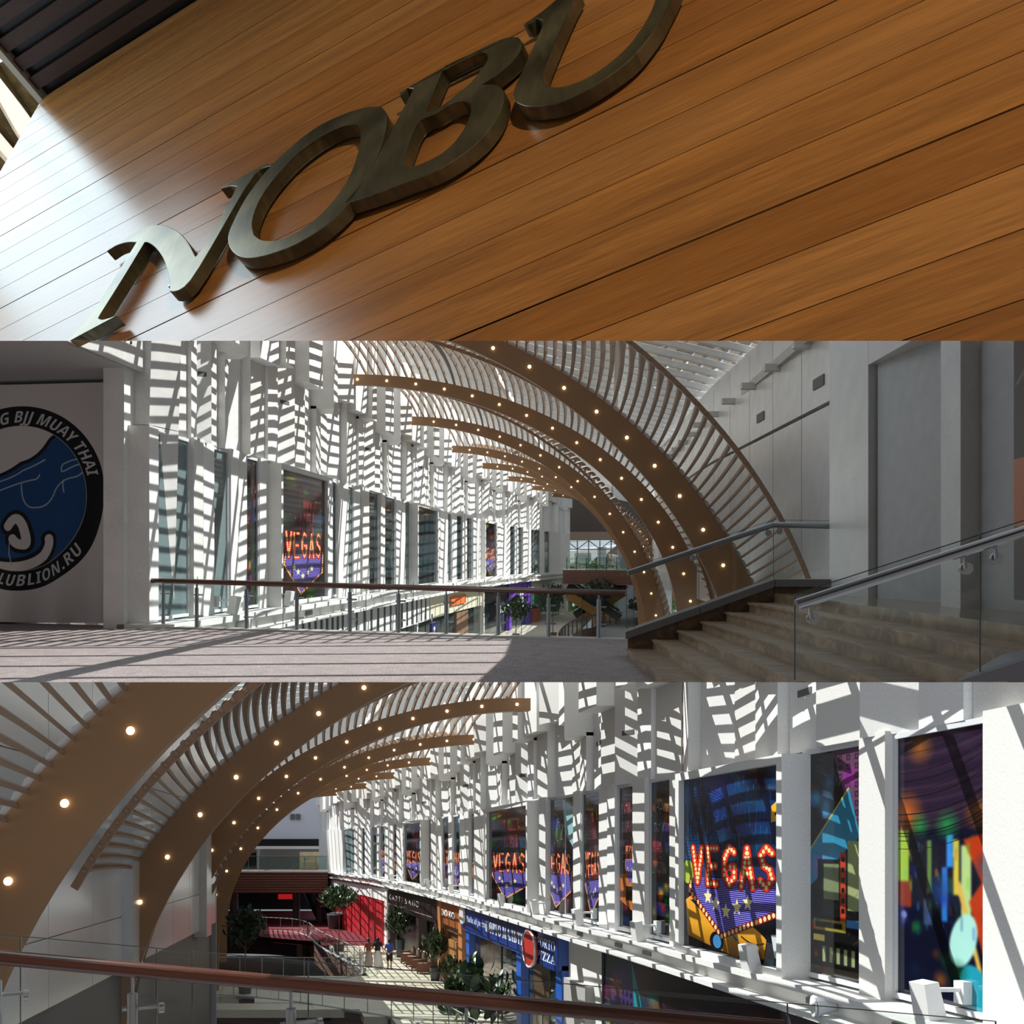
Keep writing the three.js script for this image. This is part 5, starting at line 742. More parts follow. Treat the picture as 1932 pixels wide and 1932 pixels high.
  const rs = thing('red_sign', 'small glowing red sign in the dark hall below the far balcony', 'sign'); part('sign_board', new Geo().box(L, 2.6, 4.2, -5.6, -5.05, 116, 116.2), new THREE.MeshStandardMaterial({ color: rgb(0.5, 0.02, 0.02), emissive: rgb(0.6, 0.02, 0.02), emissiveIntensity: 0.5 }), rs); part('bracket', new Geo().box(L, 3.3, 3.5, -6.6, -5.6, 116, 116.2), M.dark, rs); base(rs);
  // escalators with bright glass sides under the balcony
  [[6.0, 'leftmost'], [7.2, 'middle'], [8.6, 'rightmost']].forEach(([x, w], i) => { const t = thing('escalator', w + ' of the three escalators with bright glass sides beside the red shop', 'escalator', 'escalators by the red shop'); const d = 101 - i * 2.5; part('glass_side', new Geo().loft([L(x - 0.9, -3.6, d + 6), L(x - 0.55, -3.6, d + 6), L(x + 0.75, FY + 0.5, d), L(x + 0.4, FY + 0.5, d)], [L(x - 0.9, -3.6, d + 6.2), L(x - 0.55, -3.6, d + 6.2), L(x + 0.75, FY + 0.5, d + 0.2), L(x + 0.4, FY + 0.5, d + 0.2)]), mat(rgb(0.72, 0.8, 0.88), 0.15), t); part('truss', new Geo().loft([L(x - 1.2, -3.9, d + 6.3), L(x - 0.6, -3.9, d + 6.3), L(x + 0.7, FY, d + 0.3), L(x + 0.0, FY, d + 0.3)], [L(x - 1.2, -4.2, d + 7), L(x - 0.6, -4.2, d + 7), L(x + 0.7, FY, d + 1), L(x + 0.0, FY, d + 1)]), M.black, t); base(t); });
  // ---------------- shop fronts on the right, near to far
  const sl = (t, n, a, b, o, y0, y1, m, back = -0.1) => { const k = Math.max(1, Math.round((b - a) / 9)); for (let i = 0; i < k; i++) part(n, slab(PL, lerp(a, b, i / k), lerp(a, b, (i + 1) / k), o, o, y0, y1, back), m, t); };
  const wallLow = struct('wall_right'); for (let d = 11; d < 105; d += 3.92) part('core', slab(PL, d, Math.min(105, d + 3.92), -0.35, -0.35, FY, -2.7, -0.9), M.white, wallLow);
  const aM = dL(1146), mu = thing('hoarding', 'wide dark hoarding with a colourful city mural below the white ledge', 'hoarding'); part('print', picture(PL, 11.5, aM - 0.1, 0.12, FY, -2.9, true), printed(muralTex, 0.25), mu); sl(mu, 'edge_post', aM - 0.1, aM, 0.16, FY, -2.85, M.black); part('top_rail', slab(PL, 11.5, aM, 0.2, 0.2, -2.9, -2.8, 0), M.black, mu); base(mu);
  const dW0 = aM + 0.05, dW1 = dL(1079), wb = struct('pillar'); part('cladding', slab(PL, dW0, dW1, 0.1, 0.1, FY, -2.75), M.white, wb); part('set_back', slab(PL, dW0 + 0.9, dW1 - 0.35, 0.35, 0.35, FY, -4.0), mat(rgb(0.42, 0.40, 0.38), 0.6), wb);
  const b0 = dW1 + 0.05, b1 = dL(889), blue = mat(rgb(0.012, 0.065, 0.33), 0.4), ps = thing('restaurant_front', 'blue fish restaurant front with white lettering and round red emblem', 'shop front'); 
  const bs = (f) => lerp(b0, b1, f);
  part('sign_board', picture(PL, bs(0.2), b1, 0.45, -3.72, -2.78, true), printed(portoTex, 0.35), ps); part('sign_board', picture(PL, b0, bs(0.17), 0.45, -3.9, -2.78, true), printed(portoPizzaTex, 0.35), ps); sl(ps, 'sign_board_backing', b0, b1, 0.4, -3.85, -2.78, blue);
  part('emblem', new Geo().loft([...Array(16)].map((_, i) => PL(0.5, -3.45 + 0.62 * Math.sin(i / 8 * Math.PI), bs(0.185) + 0.62 * 1.4 * Math.cos(i / 8 * Math.PI))), [...Array(16)].map((_, i) => PL(0.62, -3.45 + 0.6 * Math.sin(i / 8 * Math.PI), bs(0.185) + 0.6 * 1.4 * Math.cos(i / 8 * Math.PI)))), mat(rgb(0.45, 0.025, 0.02), 0.4), ps);
  part('emblem_rim', new Geo().tube([...Array(17)].map((_, i) => PL(0.6, -3.45 + 0.63 * Math.sin(i / 8 * Math.PI), bs(0.185) + 0.63 * 1.4 * Math.cos(i / 8 * Math.PI))), 0.04 * S3, 6), M.white, ps);
  part('emblem', new Geo().loft([...Array(12)].map((_, i) => PL(0.5, -3.15 + 0.4 * Math.sin(i / 6 * Math.PI), bs(0.965) + 0.6 * Math.cos(i / 6 * Math.PI))), [...Array(12)].map((_, i) => PL(0.58, -3.15 + 0.4 * Math.sin(i / 6 * Math.PI), bs(0.965) + 0.6 * Math.cos(i / 6 * Math.PI)))), mat(rgb(0.6, 0.6, 0.62), 0.4), ps);
  const soft = mat(rgb(0.055, 0.035, 0.025), 0.08), glz = M.darkGlass;
  for (const f of [0, 0.33, 0.94]) sl(ps, 'blue_post', bs(f), bs(f) + 0.75, 0.3, FY, -3.7, mat(rgb(0.015, 0.10, 0.48), 0.35));
  sl(ps, 'shop_window', bs(0.045), bs(0.15), 0.02, FY, -3.8, glz); sl(ps, 'timber_door', bs(0.15), bs(0.28), 0.06, FY, -3.9, mat(rgb(0.10, 0.06, 0.035), 0.3)); sl(ps, 'shop_window', bs(0.28), bs(0.33), 0.02, FY, -3.8, glz); sl(ps, 'shop_window', bs(0.38), bs(0.6), 0.02, FY, -3.8, glz); sl(ps, 'timber_door', bs(0.6), bs(0.72), 0.06, FY, -3.8, soft); sl(ps, 'shop_window', bs(0.72), bs(0.94), 0.02, FY, -3.8, soft); sl(ps, 'door_handle', bs(0.2), bs(0.207), 0.14, -6.3, -5.2, M.steel, 0.08); base(ps);
  const e0 = b1 + 0.1, e1 = dL(838), es = thing('restaurant_front', 'orange-brown timber restaurant front with a small black and white sign', 'shop front'), ob = mat(rgb(0.42, 0.17, 0.05), 0.45), es2 = (f) => lerp(e0, e1, f);
  part('sign_board', picture(PL, es2(0.05), e1, 0.4, -3.95, -2.8, true), printed(edokoTex, 0.4), es); for (const f of [0, 0.82]) sl(es, 'timber_post', es2(f), es2(f) + 0.95, 0.42, FY, -2.8, ob); sl(es, 'header', es2(0.12), es2(0.85), 0.2, -4.3, -3.9, mat(rgb(0.16, 0.08, 0.035), 0.4)); sl(es, 'recess_back', es2(0.1), es2(0.9), 0.0, FY, -4.3, mat(rgb(0.14, 0.075, 0.04), 0.4)); sl(es, 'timber_door', es2(0.35), es2(0.65), 0.22, FY, -4.7, mat(rgb(0.36, 0.16, 0.05), 0.4)); base(es);
  const c0 = e1 + 0.1, c1 = dL(744), cs = thing('cafe_front', 'dark brown cafe front with spaced white letters, beside the red shop', 'shop front'), cb = mat(rgb(0.03, 0.012, 0.012), 0.4), c2 = (f) => lerp(c0, c1, f);
  part('sign_board', picture(PL, c0, c1, 0.4, -4.1, -2.8, true), printed(cartesanoTex, 0.4), cs); sl(cs, 'back_wall', c0, c1, -0.2, FY, -4.1, M.black, -0.3); for (const f of [0.0, 0.34, 0.96]) sl(cs, 'timber_post', c2(f), c2(f) + 0.8, 0.4, FY, -4.1, cb); base(cs);
  const r0 = c1 + 0.2, r1 = 103, rsF = thing('red_shop_front', 'red shop front of vertical boards under a white band, on the red carpet', 'shop front'), rm = mat(rgb(0.42, 0.012, 0.02), 0.45);
  sl(rsF, 'white_jamb', r0, r0 + 0.9, 0.5, FY, -2.9, M.white); sl(rsF, 'white_band', r0, r1, 0.42, -3.75, -2.85, M.white);
  for (let i = 0; i < 14; i++) sl(rsF, 'red_board', lerp(r0 + 0.9, 96, i / 14), lerp(r0 + 0.9, 96, (i + 0.93) / 14), 0.36 + (i % 2) * 0.06, FY, -3.75, rm); base(rsF);
  // brown beam above the red shop and dark ceiling void
  for (let d = 76; d < 104; d += 4.8) part('beam', slab(PL, d, d + 4.8, 0.55, 0.55, -2.85, -2.5, -0.2), mat(rgb(0.20, 0.10, 0.09), 0.5), wallLow);
  // ---------------- brown handrail in front, on steel posts and glass
  const RS = 1.0, Z = (px, py, z) => V((px - PX) / F * z, -(py - PY) / F * z, -z);
  const hA = Z(-60, 1801, 5.2), hB = Z(1480, 1941, 4.6), hp = (px) => { const t = (px + 60) / 1540, zi = 1 / lerp(1 / 5.2, 1 / 4.6, t); return Z(px, lerp(1801, 1941, t), zi); };
  const rail = thing('handrail', 'thick brown wooden handrail on steel posts and glass, closest to the viewer', 'railing');
  part('wooden_rail', new Geo().tube([hA, hp(300), hp(700), hp(1100), hB], 0.036, 20), M.rail, rail);
  for (const px of [-6, 250, 549, 880]) { const p = hp(px), f = V(p.x, p.y - 0.95, p.z), q = part('post', new Geo().rod(f, V(p.x, p.y - 0.115, p.z), 0.024, 16), M.steel, rail); part('saddle', new Geo().rod(V(p.x, p.y - 0.115, p.z), V(p.x, p.y - 0.03, p.z), 0.008, 8), M.steel, q); const s = V(p.x, p.y - 0.19, p.z); part('clamp', new Geo().rod(V(s.x - 0.05, s.y, s.z), V(s.x + 0.13, s.y, s.z - 0.06), 0.011, 10), M.steel, q); part('clamp_disc', new Geo().rod(V(s.x + 0.12, s.y, s.z - 0.02), V(s.x + 0.14, s.y, s.z - 0.03), 0.026, 14), M.steel, q); }
  const gt = (px) => { const p = hp(px); return V(p.x, p.y + 0.085, p.z - 0.1); }, gb = (px) => { const p = hp(px); return V(p.x, p.y - 0.95, p.z - 0.1); };
  const ge = [-40, 22, 283, 352, 575, 940, 1498, 1900];
  for (let i = 0; i + 1 < ge.length; i++) { const a = ge[i] + 1, b = ge[i + 1] - 1; part('pane', new Geo().quad(gb(a), gb(b), gt(b), gt(a)), M.glass, rail); part('pane_edge', new Geo().bar(gb(b), gt(b), 0.004, 0.006, V(1, 0, 0)), M.glassEdge, rail); part('pane_edge', new Geo().bar(gt(a), gt(b), 0.002, 0.004), M.glassEdge, rail); }
  base(rail);
  // floodlights on the white ledges
  const flood = (P, s, d, y, o, side, label, group) => { const t = thing('floodlight', label, 'floodlight', group), c = P(o, y, d), q = (x, yy, dd) => P(o + x * 0.85, y + yy * 0.85, d + dd * 0.85); part('housing', new Geo().loft([q(-0.05, 0, 0), q(0.22, -0.05, 0), q(0.30, 0.52, 0), q(0.08, 0.56, 0)], [q(-0.05, 0, 0.42), q(0.22, -0.05, 0.42), q(0.30, 0.52, 0.42), q(0.08, 0.56, 0.42)]), M.white, t); part('bracket', new Geo().bar(q(-0.45, 0.42, 0.2), q(0.1, 0.42, 0.2), 0.05 * s, 0.05 * s), M.white, t); part('wall_box', new Geo().loft([q(-0.5, 0.2, 0.1), q(-0.36, 0.2, 0.1), q(-0.36, 0.55, 0.1), q(-0.5, 0.55, 0.1)], [q(-0.5, 0.2, 0.35), q(-0.36, 0.2, 0.35), q(-0.36, 0.55, 0.35), q(-0.5, 0.55, 0.35)]), M.frame, t); return base(t); };
  const where = ['on the ledge below the night-lights window, at the right edge', 'on the ledge between the large sign picture and the street window', 'on the ledge left of the large sign picture', 'on the ledge above the white pillar', 'on the ledge above the round red emblem', 'on the ledge above the blue sign lettering', 'on the far ledge above the timber restaurant front', 'on the far ledge above the dark cafe front', 'on the far ledge above the red boards'];
  [1842, 1478, 1250, 1128, 1040, 974, 872, 825, 755].forEach((px, i) => flood(PL, S3, dL(px), -2.22, 0.42, 1, 'white tilted floodlight ' + where[i], 'floodlights of the lower hall'));
  const whereU = ['second white floodlight from the banner, by the tall window', 'white floodlight beside the tall picture box of the upper hall', 'white floodlight nearest the banner pylon'];
  [[395, 0], [505, 1]].forEach(([px, i]) => flood(PU, S2, dU(px), -1.46, 0.5, 1, whereU[i], 'floodlights of the upper hall'));
  const lamp = (P, s, d, y, o, label) => { const t = thing('ledge_speaker', label, 'loudspeaker', 'round loudspeakers on the ledges'), a = P(o, y, d), b = P(o + 0.34, y, d - 0.05); part('horn', new Geo().rod(a, b, 0.09 * s, 16, 0.17 * s), M.frame, t); part('grille', new Geo().rod(b, P(o + 0.37, y, d - 0.05), 0.16 * s, 16), M.white, t); base(t); };
  lamp(PL, S3, dL(1628), -2.46, 0.44, 'small round white loudspeaker on the ledge below the street window'); lamp(PU, S2, dU(414), -1.8, 0.52, 'round white loudspeaker on the ledge behind the upper railing');
}
// ================================================================ plants and people
function leafGeo(len, wid, bend) {                          // a broad leaf along +y with a folded midrib
  const N = 6, pos = [], ix = [], uv = [];
  for (let i = 0; i <= N; i++) { const s = i / N, w = wid * Math.pow(Math.sin(Math.PI * Math.min(0.985, 0.06 + 0.94 * s * (0.75 + 0.25 * s))), 0.75), y = len * s * Math.cos(bend * s * 0.6), z = -len * s * Math.sin(bend * s * 0.6); for (const k of [-1, 0, 1]) { pos.push(k * w, y, z + (k ? 0.18 * w : 0)); uv.push(k * 0.5 + 0.5, s); } if (i < N) { const a = i * 3; for (const k of [0, 1]) ix.push(a + k, a + k + 1, a + k + 4, a + k, a + k + 4, a + k + 3); } }
  const g = new THREE.BufferGeometry(); g.setAttribute('position', new THREE.Float32BufferAttribute(pos, 3)); g.setAttribute('uv', new THREE.Float32BufferAttribute(uv, 2)); g.setIndex(ix); g.computeVertexNormals(); return g;
}
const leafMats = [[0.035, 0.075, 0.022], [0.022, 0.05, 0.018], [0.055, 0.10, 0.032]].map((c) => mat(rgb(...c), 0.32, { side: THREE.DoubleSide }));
function tree(o) {                                          // {at, s, potH, potR, pot, stem, crown: [rx, ry], n, leaf: [len, wid], parts, label, group, dark}
  const t = thing(o.name ?? 'potted_tree', o.label, 'tree', o.group), s = o.s, B = o.at, up = (x, y, z) => V(B.x + x * s, B.y + y * s, B.z + z * s);
  if (o.potH) { const pts = [[0.01, 0], [o.potR * 0.78, 0], [o.potR, o.potH], [o.potR * 0.9, o.potH], [o.potR * 0.86, o.potH - 0.06], [0.01, o.potH - 0.07]].map(([a, b]) => new THREE.Vector2(a * s, b * s)); const m = part('pot', new THREE.LatheGeometry(pts, 24), o.pot, t); m.position.copy(B); }
  const c0 = o.potH + o.stem, g = new Geo(); g.rod(up(0, o.potH - 0.1, 0), up(0.03, c0 + o.crown[1] * 0.5, 0.02), 0.035 * s, 8, 0.022 * s);
  for (let i = 0; i < 7; i++) { const a = i * 2.4; g.rod(up(0.01, c0 - 0.1 + i * 0.08, 0), up(Math.cos(a) * o.crown[0] * 0.6, c0 + o.crown[1] * (0.3 + 0.12 * i), Math.sin(a) * o.crown[0] * 0.6), 0.018 * s, 6, 0.008 * s); }
  part('trunk', g, M.bark, t);
  const lg = [0, 1, 2].map((k) => leafGeo(o.leaf[0] * s * (0.85 + 0.15 * k), o.leaf[1] * s, 0.4 + 0.4 * k)), bucket = [];
  for (let i = 0; i < o.n; i++) {
    const a = rr(0, 6.283), v = rr(-1, 1), r = Math.pow(rnd(), 0.45), h = Math.sqrt(1 - v * v), p = up(Math.cos(a) * h * r * o.crown[0], c0 + o.crown[1] * (0.5 + 0.5 * v * r), Math.sin(a) * h * r * o.crown[0]);
    const e = new THREE.Euler(rr(-0.5, 1.9), a + 1.57 + rr(-0.7, 0.7), rr(-0.7, 0.7), 'YXZ');
    if (o.parts) { const m = part('leaf', lg[i % 3], o.dark ? M.leafDark : leafMats[Math.floor(rnd() * 3)], t); m.position.copy(p); m.rotation.copy(e); }
    else bucket.push(lg[i % 3].clone().applyMatrix4(new THREE.Matrix4().makeRotationFromEuler(e).setPosition(p)));
  }
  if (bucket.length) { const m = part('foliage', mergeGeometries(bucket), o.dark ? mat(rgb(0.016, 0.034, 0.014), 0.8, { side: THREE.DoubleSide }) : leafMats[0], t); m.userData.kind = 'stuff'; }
  return base(t);
}
seed(101);
const onL = (px, py, Y) => { const D = (1600 - 0) && -Y * F / (py - 1600); return L((px - 480) * D / F, Y, D); };   // where a floor point stands
const g3 = 'trees of the lower hall', g2 = 'trees of the upper hall';
tree({ at: L(8.55, -7, 41), s: S3, potH: 0, potR: 0.4, pot: M.pot, stem: 0.1, crown: [1.5, 2.35], n: 200, leaf: [0.6, 0.16], parts: true, label: 'big leafy fig tree just behind the brown handrail, before the blue restaurant', group: g3 });
tree({ at: L(-0.45, -7, 51), s: S3, potH: 0.95, potR: 0.36, pot: M.pot, stem: 1.2, crown: [1.0, 1.9], n: 420, leaf: [0.3, 0.085], dark: true, label: 'dark-leaved tree in a tall grey pot on the left of the pale bridge', group: g3 });
tree({ at: L(5.75, -7, 72), s: S3, potH: 0.55, potR: 0.4, pot: M.terracotta, stem: 2.2, crown: [1.35, 1.6], n: 420, leaf: [0.3, 0.09], label: 'round-headed tree in a brown pot by the curved balustrade', group: g3 });
tree({ at: L(7.0, -7, 92), s: S3, potH: 1.3, potR: 0.7, pot: M.pot, stem: 0.4, crown: [1.2, 1.8], n: 260, leaf: [0.3, 0.09], label: 'tree in a dark tub on the red carpet by the escalators', group: g3 });
tree({ at: L(9.35, -7, 68), s: S3, potH: 1.15, potR: 0.3, pot: M.pot, stem: 0.2, crown: [0.85, 1.7], n: 240, leaf: [0.5, 0.06], label: 'leafy plant in a tall slim dark pot before the cafe front', group: g3 });
tree({ at: L(9.55, -7, 56), s: S3, potH: 0.7, potR: 0.3, pot: M.pot, stem: 0.3, crown: [0.6, 1.5], n: 200, leaf: [0.5, 0.05], label: 'spiky plant between the cafe and the timber restaurant front', group: g3 });
tree({ at: L(9.75, -7, 52.5), s: S3, potH: 0.5, potR: 0.3, pot: M.pot, stem: 0.1, crown: [0.6, 0.9], n: 130, leaf: [0.4, 0.06], label: 'low plant at the foot of the timber restaurant door', group: g3 });
tree({ at: U(-7.6, -6.3, 86), s: S2, potH: 0.3, potR: 0.3, pot: M.terracotta, stem: 1.0, crown: [1.25, 2.0], n: 420, leaf: [0.3, 0.1], label: 'branching tree before the black shop, seen through the upper railing', group: g2 });
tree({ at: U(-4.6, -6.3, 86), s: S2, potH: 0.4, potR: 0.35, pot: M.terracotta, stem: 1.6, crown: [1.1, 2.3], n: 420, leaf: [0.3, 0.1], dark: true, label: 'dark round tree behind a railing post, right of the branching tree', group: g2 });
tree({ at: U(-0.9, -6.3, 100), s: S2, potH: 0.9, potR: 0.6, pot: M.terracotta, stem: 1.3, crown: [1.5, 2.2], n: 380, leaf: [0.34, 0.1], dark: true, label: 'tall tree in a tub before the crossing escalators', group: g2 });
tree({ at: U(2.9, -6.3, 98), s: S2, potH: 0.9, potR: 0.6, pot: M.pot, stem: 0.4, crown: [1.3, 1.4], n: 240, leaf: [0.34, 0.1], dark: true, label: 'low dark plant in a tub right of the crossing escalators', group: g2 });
// wicker lounge chairs before the cafe
function chair() {
  const t = thing('wicker_chair', 'brown wicker armchair with pale cushions before the cafe, nearest of the row', 'chair', 'wicker armchairs before the cafe'), T = (x, y, d) => V(x * S3, y * S3, -d * S3), w = M.terracotta;
  part('seat', new Geo().box(T, -0.4, 0.4, 0.15, 0.42, -0.38, 0.38), w, t); part('cushion', new Geo().box(T, -0.34, 0.3, 0.42, 0.55, -0.3, 0.3), mat(rgb(0.6, 0.5, 0.42), 0.8), t);
  part('backrest', new Geo().loft([T(0.3, 0.15, -0.4), T(0.44, 0.15, -0.4), T(0.5, 0.95, -0.36), T(0.4, 0.95, -0.36)], [T(0.3, 0.15, 0.4), T(0.44, 0.15, 0.4), T(0.5, 0.95, 0.36), T(0.4, 0.95, 0.36)]), w, t); part('back_cushion', new Geo().box(T, 0.2, 0.36, 0.55, 1.02, -0.28, 0.28), mat(rgb(0.62, 0.52, 0.44), 0.8), t);
  for (const z of [-0.4, 0.32]) part('armrest', new Geo().box(T, -0.38, 0.36, 0.42, 0.66, z, z + 0.08), w, t);
  for (const [x, z] of [[-0.36, -0.34], [0.34, -0.34], [-0.36, 0.34], [0.34, 0.34]]) part('leg', new Geo().rod(T(x, 0, z), T(x, 0.16, z), 0.04 * S3, 6), M.dark, t);
  return t;
}
{ const c = chair(), spots = [[9.5, 59.2], [9.45, 61], [9.4, 62.8], [9.35, 64.6]], lab = ['', 'second brown wicker armchair in the row before the cafe', 'third brown wicker armchair in the row before the cafe', 'wicker armchair beside the tall slim pot, last of the row'];
  spots.forEach(([x, d], i) => { const o = i ? c.clone() : c; if (i) { o.name = numbered('wicker_chair'); o.userData = { ...c.userData, label: lab[i] }; scene.add(o); } o.position.copy(L(x, -7, d)); }); }
// dark sofas on the upper hall's end floor
for (const [x, l] of [[4.6, 'dark sofa at the far end of the upper hall, left of two'], [6.8, 'dark sofa at the far end of the upper hall, right of two']]) { const t = thing('sofa', l, 'sofa', 'dark sofas of the upper hall'), B = (a, b, c, d, e, f) => new Geo().box(U, x + a, x + b, -6.3 + c, -6.3 + d, 97 + e, 97 + f); part('seat', B(-0.9, 0.9, 0.05, 0.5, -0.4, 0.4), M.black, t); part('backrest', B(-0.9, 0.9, 0.5, 1.0, 0.25, 0.45), M.black, t); part('armrest', B(-1.05, -0.85, 0.05, 0.75, -0.4, 0.45), M.black, t); part('armrest', B(0.85, 1.05, 0.05, 0.75, -0.4, 0.45), M.black, t); base(t); }

// people: smooth bodies meshed from tapered limbs
function mesher(bones, cell, k = 0.03) {                    // surface nets over a smooth union of tapered capsules [a, b, ra, rb]
  const lo = [1e9, 1e9, 1e9], hi = [-1e9, -1e9, -1e9];
  for (const [a, b, ra, rb] of bones) for (const [p, r] of [[a, ra], [b, rb]]) p.forEach((v, i) => { lo[i] = Math.min(lo[i], v - r - 0.05); hi[i] = Math.max(hi[i], v + r + 0.05); });
  const n = lo.map((v, i) => Math.ceil((hi[i] - v) / cell) + 1), [nx, ny, nz] = n, f = new Float32Array(nx * ny * nz), id = (x, y, z) => x + nx * (y + ny * z);
  for (let z = 0; z < nz; z++) for (let y = 0; y < ny; y++) for (let x = 0; x < nx; x++) {
    const p = [lo[0] + x * cell, lo[1] + y * cell, lo[2] + z * cell]; let s = 1e9;
    for (const [a, b, ra, rb, flat = 1] of bones) { const d = [0, 1, 2].map((i) => b[i] - a[i]), q = [0, 1, 2].map((i) => p[i] - a[i]), t = Math.max(0, Math.min(1, (q[0] * d[0] + q[1] * d[1] + q[2] * d[2]) / (d[0] ** 2 + d[1] ** 2 + d[2] ** 2 + 1e-9))), e = Math.hypot(q[0] - d[0] * t, q[1] - d[1] * t, (q[2] - d[2] * t) * flat) - lerp(ra, rb, t), h = Math.max(0, Math.min(1, 0.5 + 0.5 * (s - e) / k)); s = lerp(s, e, h) - k * h * (1 - h); }
    f[id(x, y, z)] = s;
  }
  const vid = new Int32Array(nx * ny * nz).fill(-1), pos = [], ix = [];
  for (let z = 0; z + 1 < nz; z++) for (let y = 0; y + 1 < ny; y++) for (let x = 0; x + 1 < nx; x++) {
    let c = 0, px = 0, py = 0, pz = 0; const cor = [];
    for (let k2 = 0; k2 < 8; k2++) cor.push(f[id(x + (k2 & 1), y + (k2 >> 1 & 1), z + (k2 >> 2))]);
    for (let a = 0; a < 8; a++) for (const bit of [1, 2, 4]) { const b = a | bit; if (b === a) continue; if ((cor[a] < 0) !== (cor[b] < 0)) { const t = cor[a] / (cor[a] - cor[b]); px += (a & 1) + (bit === 1 ? t : 0); py += (a >> 1 & 1) + (bit === 2 ? t : 0); pz += (a >> 2) + (bit === 4 ? t : 0); c++; } }
    if (c) { vid[id(x, y, z)] = pos.length / 3; pos.push(lo[0] + (x + px / c) * cell, lo[1] + (y + py / c) * cell, lo[2] + (z + pz / c) * cell); }
  }
  const quad = (a, b, c, d, flip) => (flip ? ix.push(a, c, b, a, d, c) : ix.push(a, b, c, a, c, d));
  for (let z = 1; z + 1 < nz; z++) for (let y = 1; y + 1 < ny; y++) for (let x = 1; x + 1 < nx; x++) {
    const s = f[id(x, y, z)] < 0;
    if (s !== f[id(x + 1, y, z)] < 0) quad(vid[id(x, y - 1, z - 1)], vid[id(x, y, z - 1)], vid[id(x, y, z)], vid[id(x, y - 1, z)], !s);
    if (s !== f[id(x, y + 1, z)] < 0) quad(vid[id(x - 1, y, z - 1)], vid[id(x - 1, y, z)], vid[id(x, y, z)], vid[id(x, y, z - 1)], !s);
    if (s !== f[id(x, y, z + 1)] < 0) quad(vid[id(x - 1, y - 1, z)], vid[id(x, y - 1, z)], vid[id(x, y, z)], vid[id(x - 1, y, z)], !s);
  }
  const g = new THREE.BufferGeometry(); g.setAttribute('position', new THREE.Float32BufferAttribute(pos, 3)); g.setAttribute('uv', new THREE.Float32BufferAttribute(new Float32Array(pos.length / 3 * 2), 2)); g.setIndex(ix); g.computeVertexNormals(); return g;
}
const skin = mat(rgb(0.42, 0.22, 0.14), 0.6);
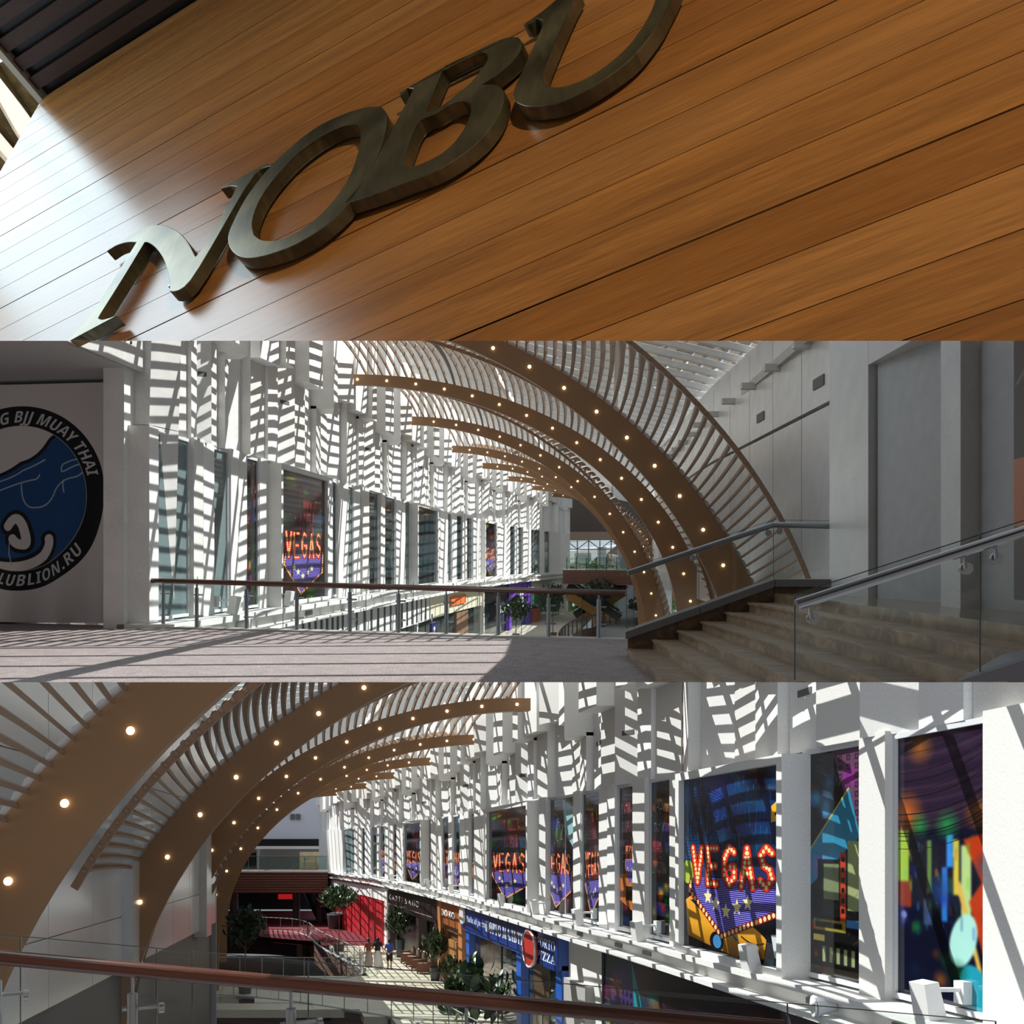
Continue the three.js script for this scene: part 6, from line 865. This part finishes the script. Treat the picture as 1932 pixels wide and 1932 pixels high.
function person(label, where, h, turn, look) {              // figures seen from behind, walking away
  const t = thing('person', label, 'person'), k = h / 1.72, P = (x, y, z) => [x * k, y * k, z * k], st = look.stride;
  const hipL = P(-0.09, 0.9, 0), hipR = P(0.09, 0.9, 0), kneeL = P(-0.1, 0.48, -st * 0.5), kneeR = P(0.1, 0.48, st * 0.35), anL = P(-0.1, 0.08, -st * 0.35), anR = P(0.1, 0.09, st), shL = P(-0.175, 1.42, 0), shR = P(0.175, 1.42, 0), elL = P(look.arms[0], 1.14, look.arms[1]), elR = P(look.arms[2], 1.14, look.arms[3]), wrL = P(look.arms[4], look.arms[5], look.arms[6]), wrR = P(look.arms[7], look.arms[8], look.arms[9]);
  const hand = (w, e) => { const d = [0, 1, 2].map((i) => (w[i] - e[i])), m = Math.hypot(...d), u = d.map((v) => v / m), out = [[w, w.map((v, i) => v + u[i] * 0.07 * k), 0.028 * k, 0.026 * k, 1]]; for (let f = -1.5; f < 2; f++) out.push([w.map((v, i) => v + u[i] * 0.07 * k + (i === 2 ? f * 0.018 * k : 0)), w.map((v, i) => v + u[i] * (0.15 - 0.012 * Math.abs(f)) * k + (i === 2 ? f * 0.022 * k : 0)), 0.011 * k, 0.009 * k, 1]); out.push([w.map((v, i) => v + u[i] * 0.03 * k + (i === 2 ? 0.02 * k : 0)), w.map((v, i) => v + u[i] * 0.08 * k + (i === 2 ? 0.055 * k : 0)), 0.012 * k, 0.009 * k, 1]); return out; };
  const body = [[P(0, 0.94, 0), P(0, 1.12, 0), 0.135 * k, 0.12 * k, 1.35], [P(0, 1.12, 0), P(0, 1.36, 0), 0.125 * k, 0.15 * k, 1.5], [shL, shR, 0.062 * k, 0.062 * k, 1], [P(0, 1.4, 0), P(0, 1.54, -0.01), 0.052 * k, 0.047 * k, 1], [P(0, 1.585, -0.015), P(0, 1.645, 0.0), 0.07 * k, 0.085 * k, 1], [P(0, 1.56, -0.06), P(0, 1.58, -0.085), 0.035 * k, 0.014 * k, 1], [P(-0.082, 1.6, 0), P(-0.09, 1.62, 0), 0.018 * k, 0.018 * k, 1], [P(0.082, 1.6, 0), P(0.09, 1.62, 0), 0.018 * k, 0.018 * k, 1],
    [hipL, kneeL, 0.088 * k, 0.056 * k, 1], [hipR, kneeR, 0.088 * k, 0.056 * k, 1], [kneeL, anL, 0.056 * k, 0.034 * k, 1], [kneeR, anR, 0.056 * k, 0.034 * k, 1], [anL, [anL[0], 0.03 * k, anL[2] - 0.13 * k], 0.038 * k, 0.026 * k, 1], [anR, [anR[0], 0.035 * k, anR[2] - 0.12 * k], 0.038 * k, 0.026 * k, 1],
    [shL, elL, 0.05 * k, 0.038 * k, 1], [elL, wrL, 0.038 * k, 0.026 * k, 1], [shR, elR, 0.05 * k, 0.038 * k, 1], [elR, wrR, 0.038 * k, 0.026 * k, 1], ...hand(wrL, elL), ...hand(wrR, elR)];
  const grp = new THREE.Group();
  const add = (name, bones, m, cell = 0.014, kk = 0.03) => { const g = mesher(bones, cell * k, kk * k); g.rotateY(turn).scale(S3, S3, S3); part(name, g, m, t); };
  add('body', body, skin, 0.0125, 0.022);
  add('top', [[P(0, 0.98, 0), P(0, 1.36, 0), 0.15 * k, 0.165 * k, 1.4], [P(-0.13, 1.4, 0), P(0.13, 1.4, 0), 0.075 * k, 0.075 * k, 1], [shL, shL.map((v, i) => lerp(v, elL[i], 0.55)), 0.068 * k, 0.062 * k, 1], [shR, shR.map((v, i) => lerp(v, elR[i], 0.55)), 0.068 * k, 0.062 * k, 1]], look.top);
  if (look.skirt) add('skirt', [[P(0, 0.98, 0), P(0, 0.7, 0.0), 0.14 * k, 0.2 * k, 1.2], [P(-0.04, 0.7, 0), P(-0.09, 0.16, 0.04), 0.18 * k, 0.2 * k, 1.1], [P(0.04, 0.7, 0), P(0.1, 0.16, 0.06), 0.18 * k, 0.22 * k, 1.1]], look.skirt);
  else add('shorts', [[P(0, 0.98, 0), P(0, 0.9, 0), 0.15 * k, 0.15 * k, 1.3], [hipL, hipL.map((v, i) => lerp(v, kneeL[i], 0.85)), 0.1 * k, 0.085 * k, 1], [hipR, hipR.map((v, i) => lerp(v, kneeR[i], 0.85)), 0.1 * k, 0.085 * k, 1]], look.shorts);
  add('hair', look.long ? [[P(0, 1.66, 0.012), P(0, 1.6, 0.035), 0.095 * k, 0.09 * k, 1], [P(0, 1.58, 0.05), P(0, 1.28, 0.1), 0.085 * k, 0.07 * k, 1.2]] : [[P(0, 1.665, 0.012), P(0, 1.6, 0.03), 0.094 * k, 0.078 * k, 1]], M.dark);
  add('shoes', [[[anL[0], 0.035 * k, anL[2] + 0.03 * k], [anL[0], 0.03 * k, anL[2] - 0.15 * k], 0.042 * k, 0.034 * k, 1], [[anR[0], 0.04 * k, anR[2] + 0.03 * k], [anR[0], 0.035 * k, anR[2] - 0.14 * k], 0.042 * k, 0.034 * k, 1]], look.shoes, 0.012);
  t.position.copy(where);
  return t;
}
person('person in a black top and long white skirt walking away on the sunlit paving', L(7.15, -7, 61.5), 1.8, 0.1, { stride: 0.14, arms: [-0.3, -0.02, 0.27, 0, -0.46, 0.95, -0.05, 0.4, 1.02, -0.03], top: mat(rgb(0.02, 0.02, 0.025), 0.8), skirt: mat(rgb(0.8, 0.78, 0.76), 0.8), long: true, shoes: M.dark });
person('person in a blue shirt and black shorts standing with hands clasped behind', L(7.8, -7, 61.2), 1.72, -0.05, { stride: 0.05, arms: [-0.27, 0.06, 0.27, 0.06, -0.04, 0.98, 0.2, 0.04, 0.97, 0.2], top: mat(rgb(0.06, 0.10, 0.36), 0.8), shorts: mat(rgb(0.012, 0.012, 0.015), 0.8), shoes: mat(rgb(0.15, 0.1, 0.08), 0.6) });
person('person in a reddish top half hidden behind the curved balustrade, beside the white skirt', L(6.72, -7, 62.4), 1.66, 0.2, { stride: 0.06, arms: [-0.24, 0.02, 0.26, -0.04, -0.22, 0.9, -0.04, 0.42, 1.0, -0.08], top: mat(rgb(0.28, 0.07, 0.05), 0.8), skirt: mat(rgb(0.40, 0.32, 0.26), 0.8), shoes: M.dark });
// ---------------- unseen ground far below everything, placed to block sky light from below
single('ground', new Geo(20).box((x, y, d) => V(x, y, -d), -900, 900, -240, -238, 40, 1400), mat(rgb(0.3, 0.29, 0.27), 0.9), 'unseen ground far below the halls, blocking sky light from below', 'ground').userData.kind = 'structure';
renderer.render(scene, camera);
